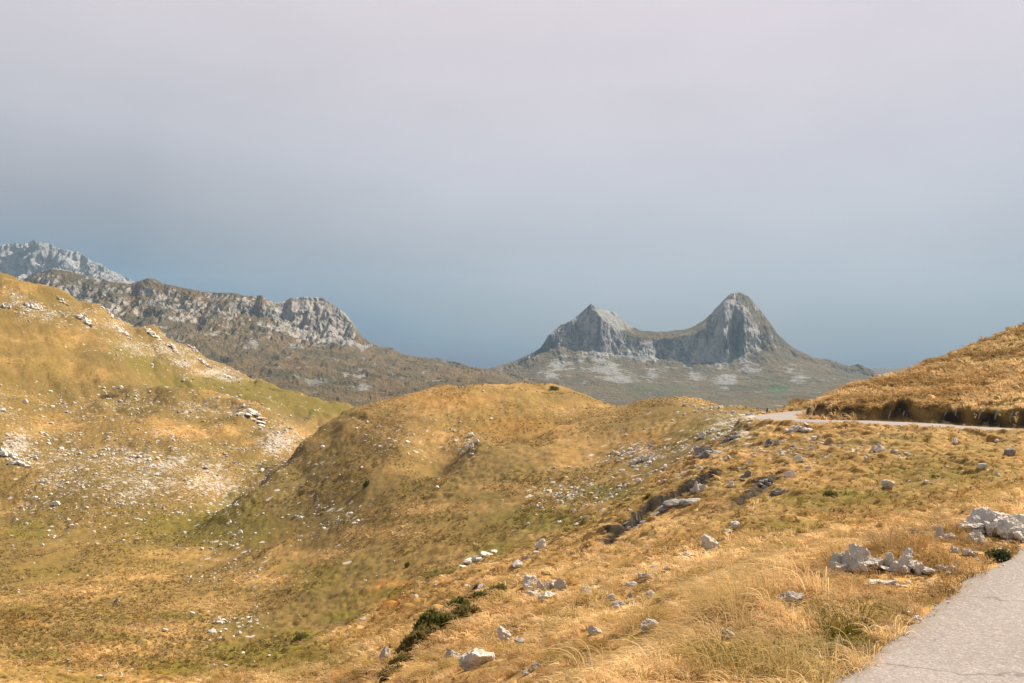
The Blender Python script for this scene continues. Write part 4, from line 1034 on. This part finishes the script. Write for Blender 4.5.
nb += blades('bank_grass', lx/ly*F+CX, ly, 7, .2, .42, .003, .0002, 'turf drooping over the cut bank of the far road', (-.2,-.6), 8, .7, 1., .25)
print('blades', nb)
#@@END_OBJECTS

# ------------------------------------------------------------------ haze
bm = bmesh.new(); bmesh.ops.create_cube(bm, size=1.)
me = bpy.data.meshes.new('haze'); bm.to_mesh(me); bm.free()
hz = link('haze', me)
hx0, hx1, hy0, hy1, hz0, hz1 = -6500, 6500, -120, 7600, -620, 560
hz.location = ((hx0+hx1)/2, (hy0+hy1)/2, (hz0+hz1)/2); hz.scale = (hx1-hx0, hy1-hy0, hz1-hz0)
m, nt = new_mat('valley_haze'); n = N(nt)
pv = n.node('ShaderNodeVolumePrincipled')
pv.inputs['Color'].default_value = (.52,.77,1.,1); pv.inputs['Density'].default_value = 6.e-5; pv.inputs['Anisotropy'].default_value = .0
n.out(None, pv.outputs[0])
me.materials.append(m)
tag(hz, 'thin bluish haze filling the valley and fading the far mountains', 'haze', kind='stuff')

# ------------------------------------------------------------------ light and sky
SUN_AZ, SUN_EL = math.radians(50), math.radians(42)     # clockwise from straight ahead
sun = bpy.data.lights.new('sun', 'SUN'); sun.energy = 5.0; sun.angle = math.radians(.55); sun.color = (1.,.89,.74)
so = bpy.data.objects.new('sun', sun); COL.objects.link(so)
dirv = Vector((math.sin(SUN_AZ)*math.cos(SUN_EL), math.cos(SUN_AZ)*math.cos(SUN_EL), math.sin(SUN_EL)))
so.rotation_euler = dirv.to_track_quat('Z', 'Y').to_euler()

w = bpy.data.worlds.new('World'); S.world = w; w.use_nodes = True
nt = w.node_tree; nt.nodes.clear(); n = N(nt)
sky = n.node('ShaderNodeTexSky', sky_type='NISHITA'); sky.sun_disc = False
sky.sun_elevation = SUN_EL; sky.sun_rotation = SUN_AZ; sky.altitude = 1900
bg1 = n.node('ShaderNodeBackground'); nt.links.new(sky.outputs[0], bg1.inputs[0]); bg1.inputs[1].default_value = .1
tc = n.node('ShaderNodeTexCoord'); sx = n.node('ShaderNodeSeparateXYZ'); nt.links.new(tc.outputs['Generated'], sx.inputs[0])
# a closed deck of rain cloud: dark and blue low down, paler and pinker higher up and slightly right, darkened overhead to cut fill
mp = n.node('ShaderNodeMapping'); mp.inputs['Scale'].default_value = (1,1,2.6); mp.inputs['Rotation'].default_value = (0,.35,0); nt.links.new(tc.outputs['Generated'], mp.inputs[0])
cl = n.noise(mp.outputs[0], 2.6, 5, .5)
GA = math.radians(12)
dp = n.node('ShaderNodeVectorMath', operation='DOT_PRODUCT'); nt.links.new(tc.outputs['Generated'], dp.inputs[0]); dp.inputs[1].default_value = (math.sin(GA), math.cos(GA), 0)
el = n.math('ADD', sx.outputs[2], n.math('MULTIPLY_ADD', cl, .055, -.0275))
el = n.math('ADD', el, n.math('MAXIMUM', n.math('MULTIPLY', n.math('ADD', dp.outputs['Value'], -.94), .5), -.055))
rp = n.node('ShaderNodeValToRGB'); nt.links.new(el, rp.inputs[0]); cr = rp.color_ramp
cr.elements[0].position = 0; cr.elements[0].color = (.0,.02,.11,1)
cr.elements[1].position = 1; cr.elements[1].color = (.42,.42,.45,1)
for p, c in ((.018,(.03,.09,.185)),(.055,(.2,.21,.243)),(.1,(.37,.355,.378)),(.168,(.55,.525,.55)),(.253,(.68,.615,.64)),(.329,(.77,.675,.70)),(.42,(.75,.66,.69)),(.6,(.46,.46,.49))):
    e = cr.elements.new(p); e.color = (*c, 1)
mp2 = n.node('ShaderNodeMapping'); mp2.inputs['Scale'].default_value = (1,1,2.2); mp2.inputs['Rotation'].default_value = (.2,.5,.1); nt.links.new(tc.outputs['Generated'], mp2.inputs[0])
c2 = n.math('MULTIPLY_ADD', n.noise(mp2.outputs[0], 4.5, 6, .55, .3), .2, .9)
skc = n.node('ShaderNodeVectorMath', operation='SCALE'); nt.links.new(rp.outputs[0], skc.inputs[0]); n.set(skc.inputs['Scale'], c2)
bg2 = n.node('ShaderNodeBackground'); nt.links.new(skc.outputs[0], bg2.inputs[0]); bg2.inputs[1].default_value = .49
mx = n.node('ShaderNodeMixShader'); mx.inputs[0].default_value = .93
nt.links.new(bg1.outputs[0], mx.inputs[1]); nt.links.new(bg2.outputs[0], mx.inputs[2])
wo = n.node('ShaderNodeOutputWorld'); nt.links.new(mx.outputs[0], wo.inputs[0])

# ------------------------------------------------------------------ camera and render settings
cam = bpy.data.cameras.new('camera'); cam.lens = 35; cam.sensor_width = 36; cam.shift_y = (HZ-341.5)/1024
cam.clip_start = .1; cam.clip_end = 30000
co = bpy.data.objects.new('camera', cam); COL.objects.link(co); co.location = (0,0,0); co.rotation_euler = (math.radians(90),0,0)
S.camera = co
S.view_settings.view_transform = 'Standard'; S.view_settings.look = 'None'; S.view_settings.exposure = 1.03; S.view_settings.gamma = 1
S.cycles.use_denoising = True
S.cycles.volume_bounces = 0; S.cycles.max_bounces = 5; S.cycles.diffuse_bounces = 2; S.cycles.glossy_bounces = 1; S.cycles.transmission_bounces = 3
S.cycles_curves.shape = 'RIBBONS'; S.cycles_curves.subdivisions = 1
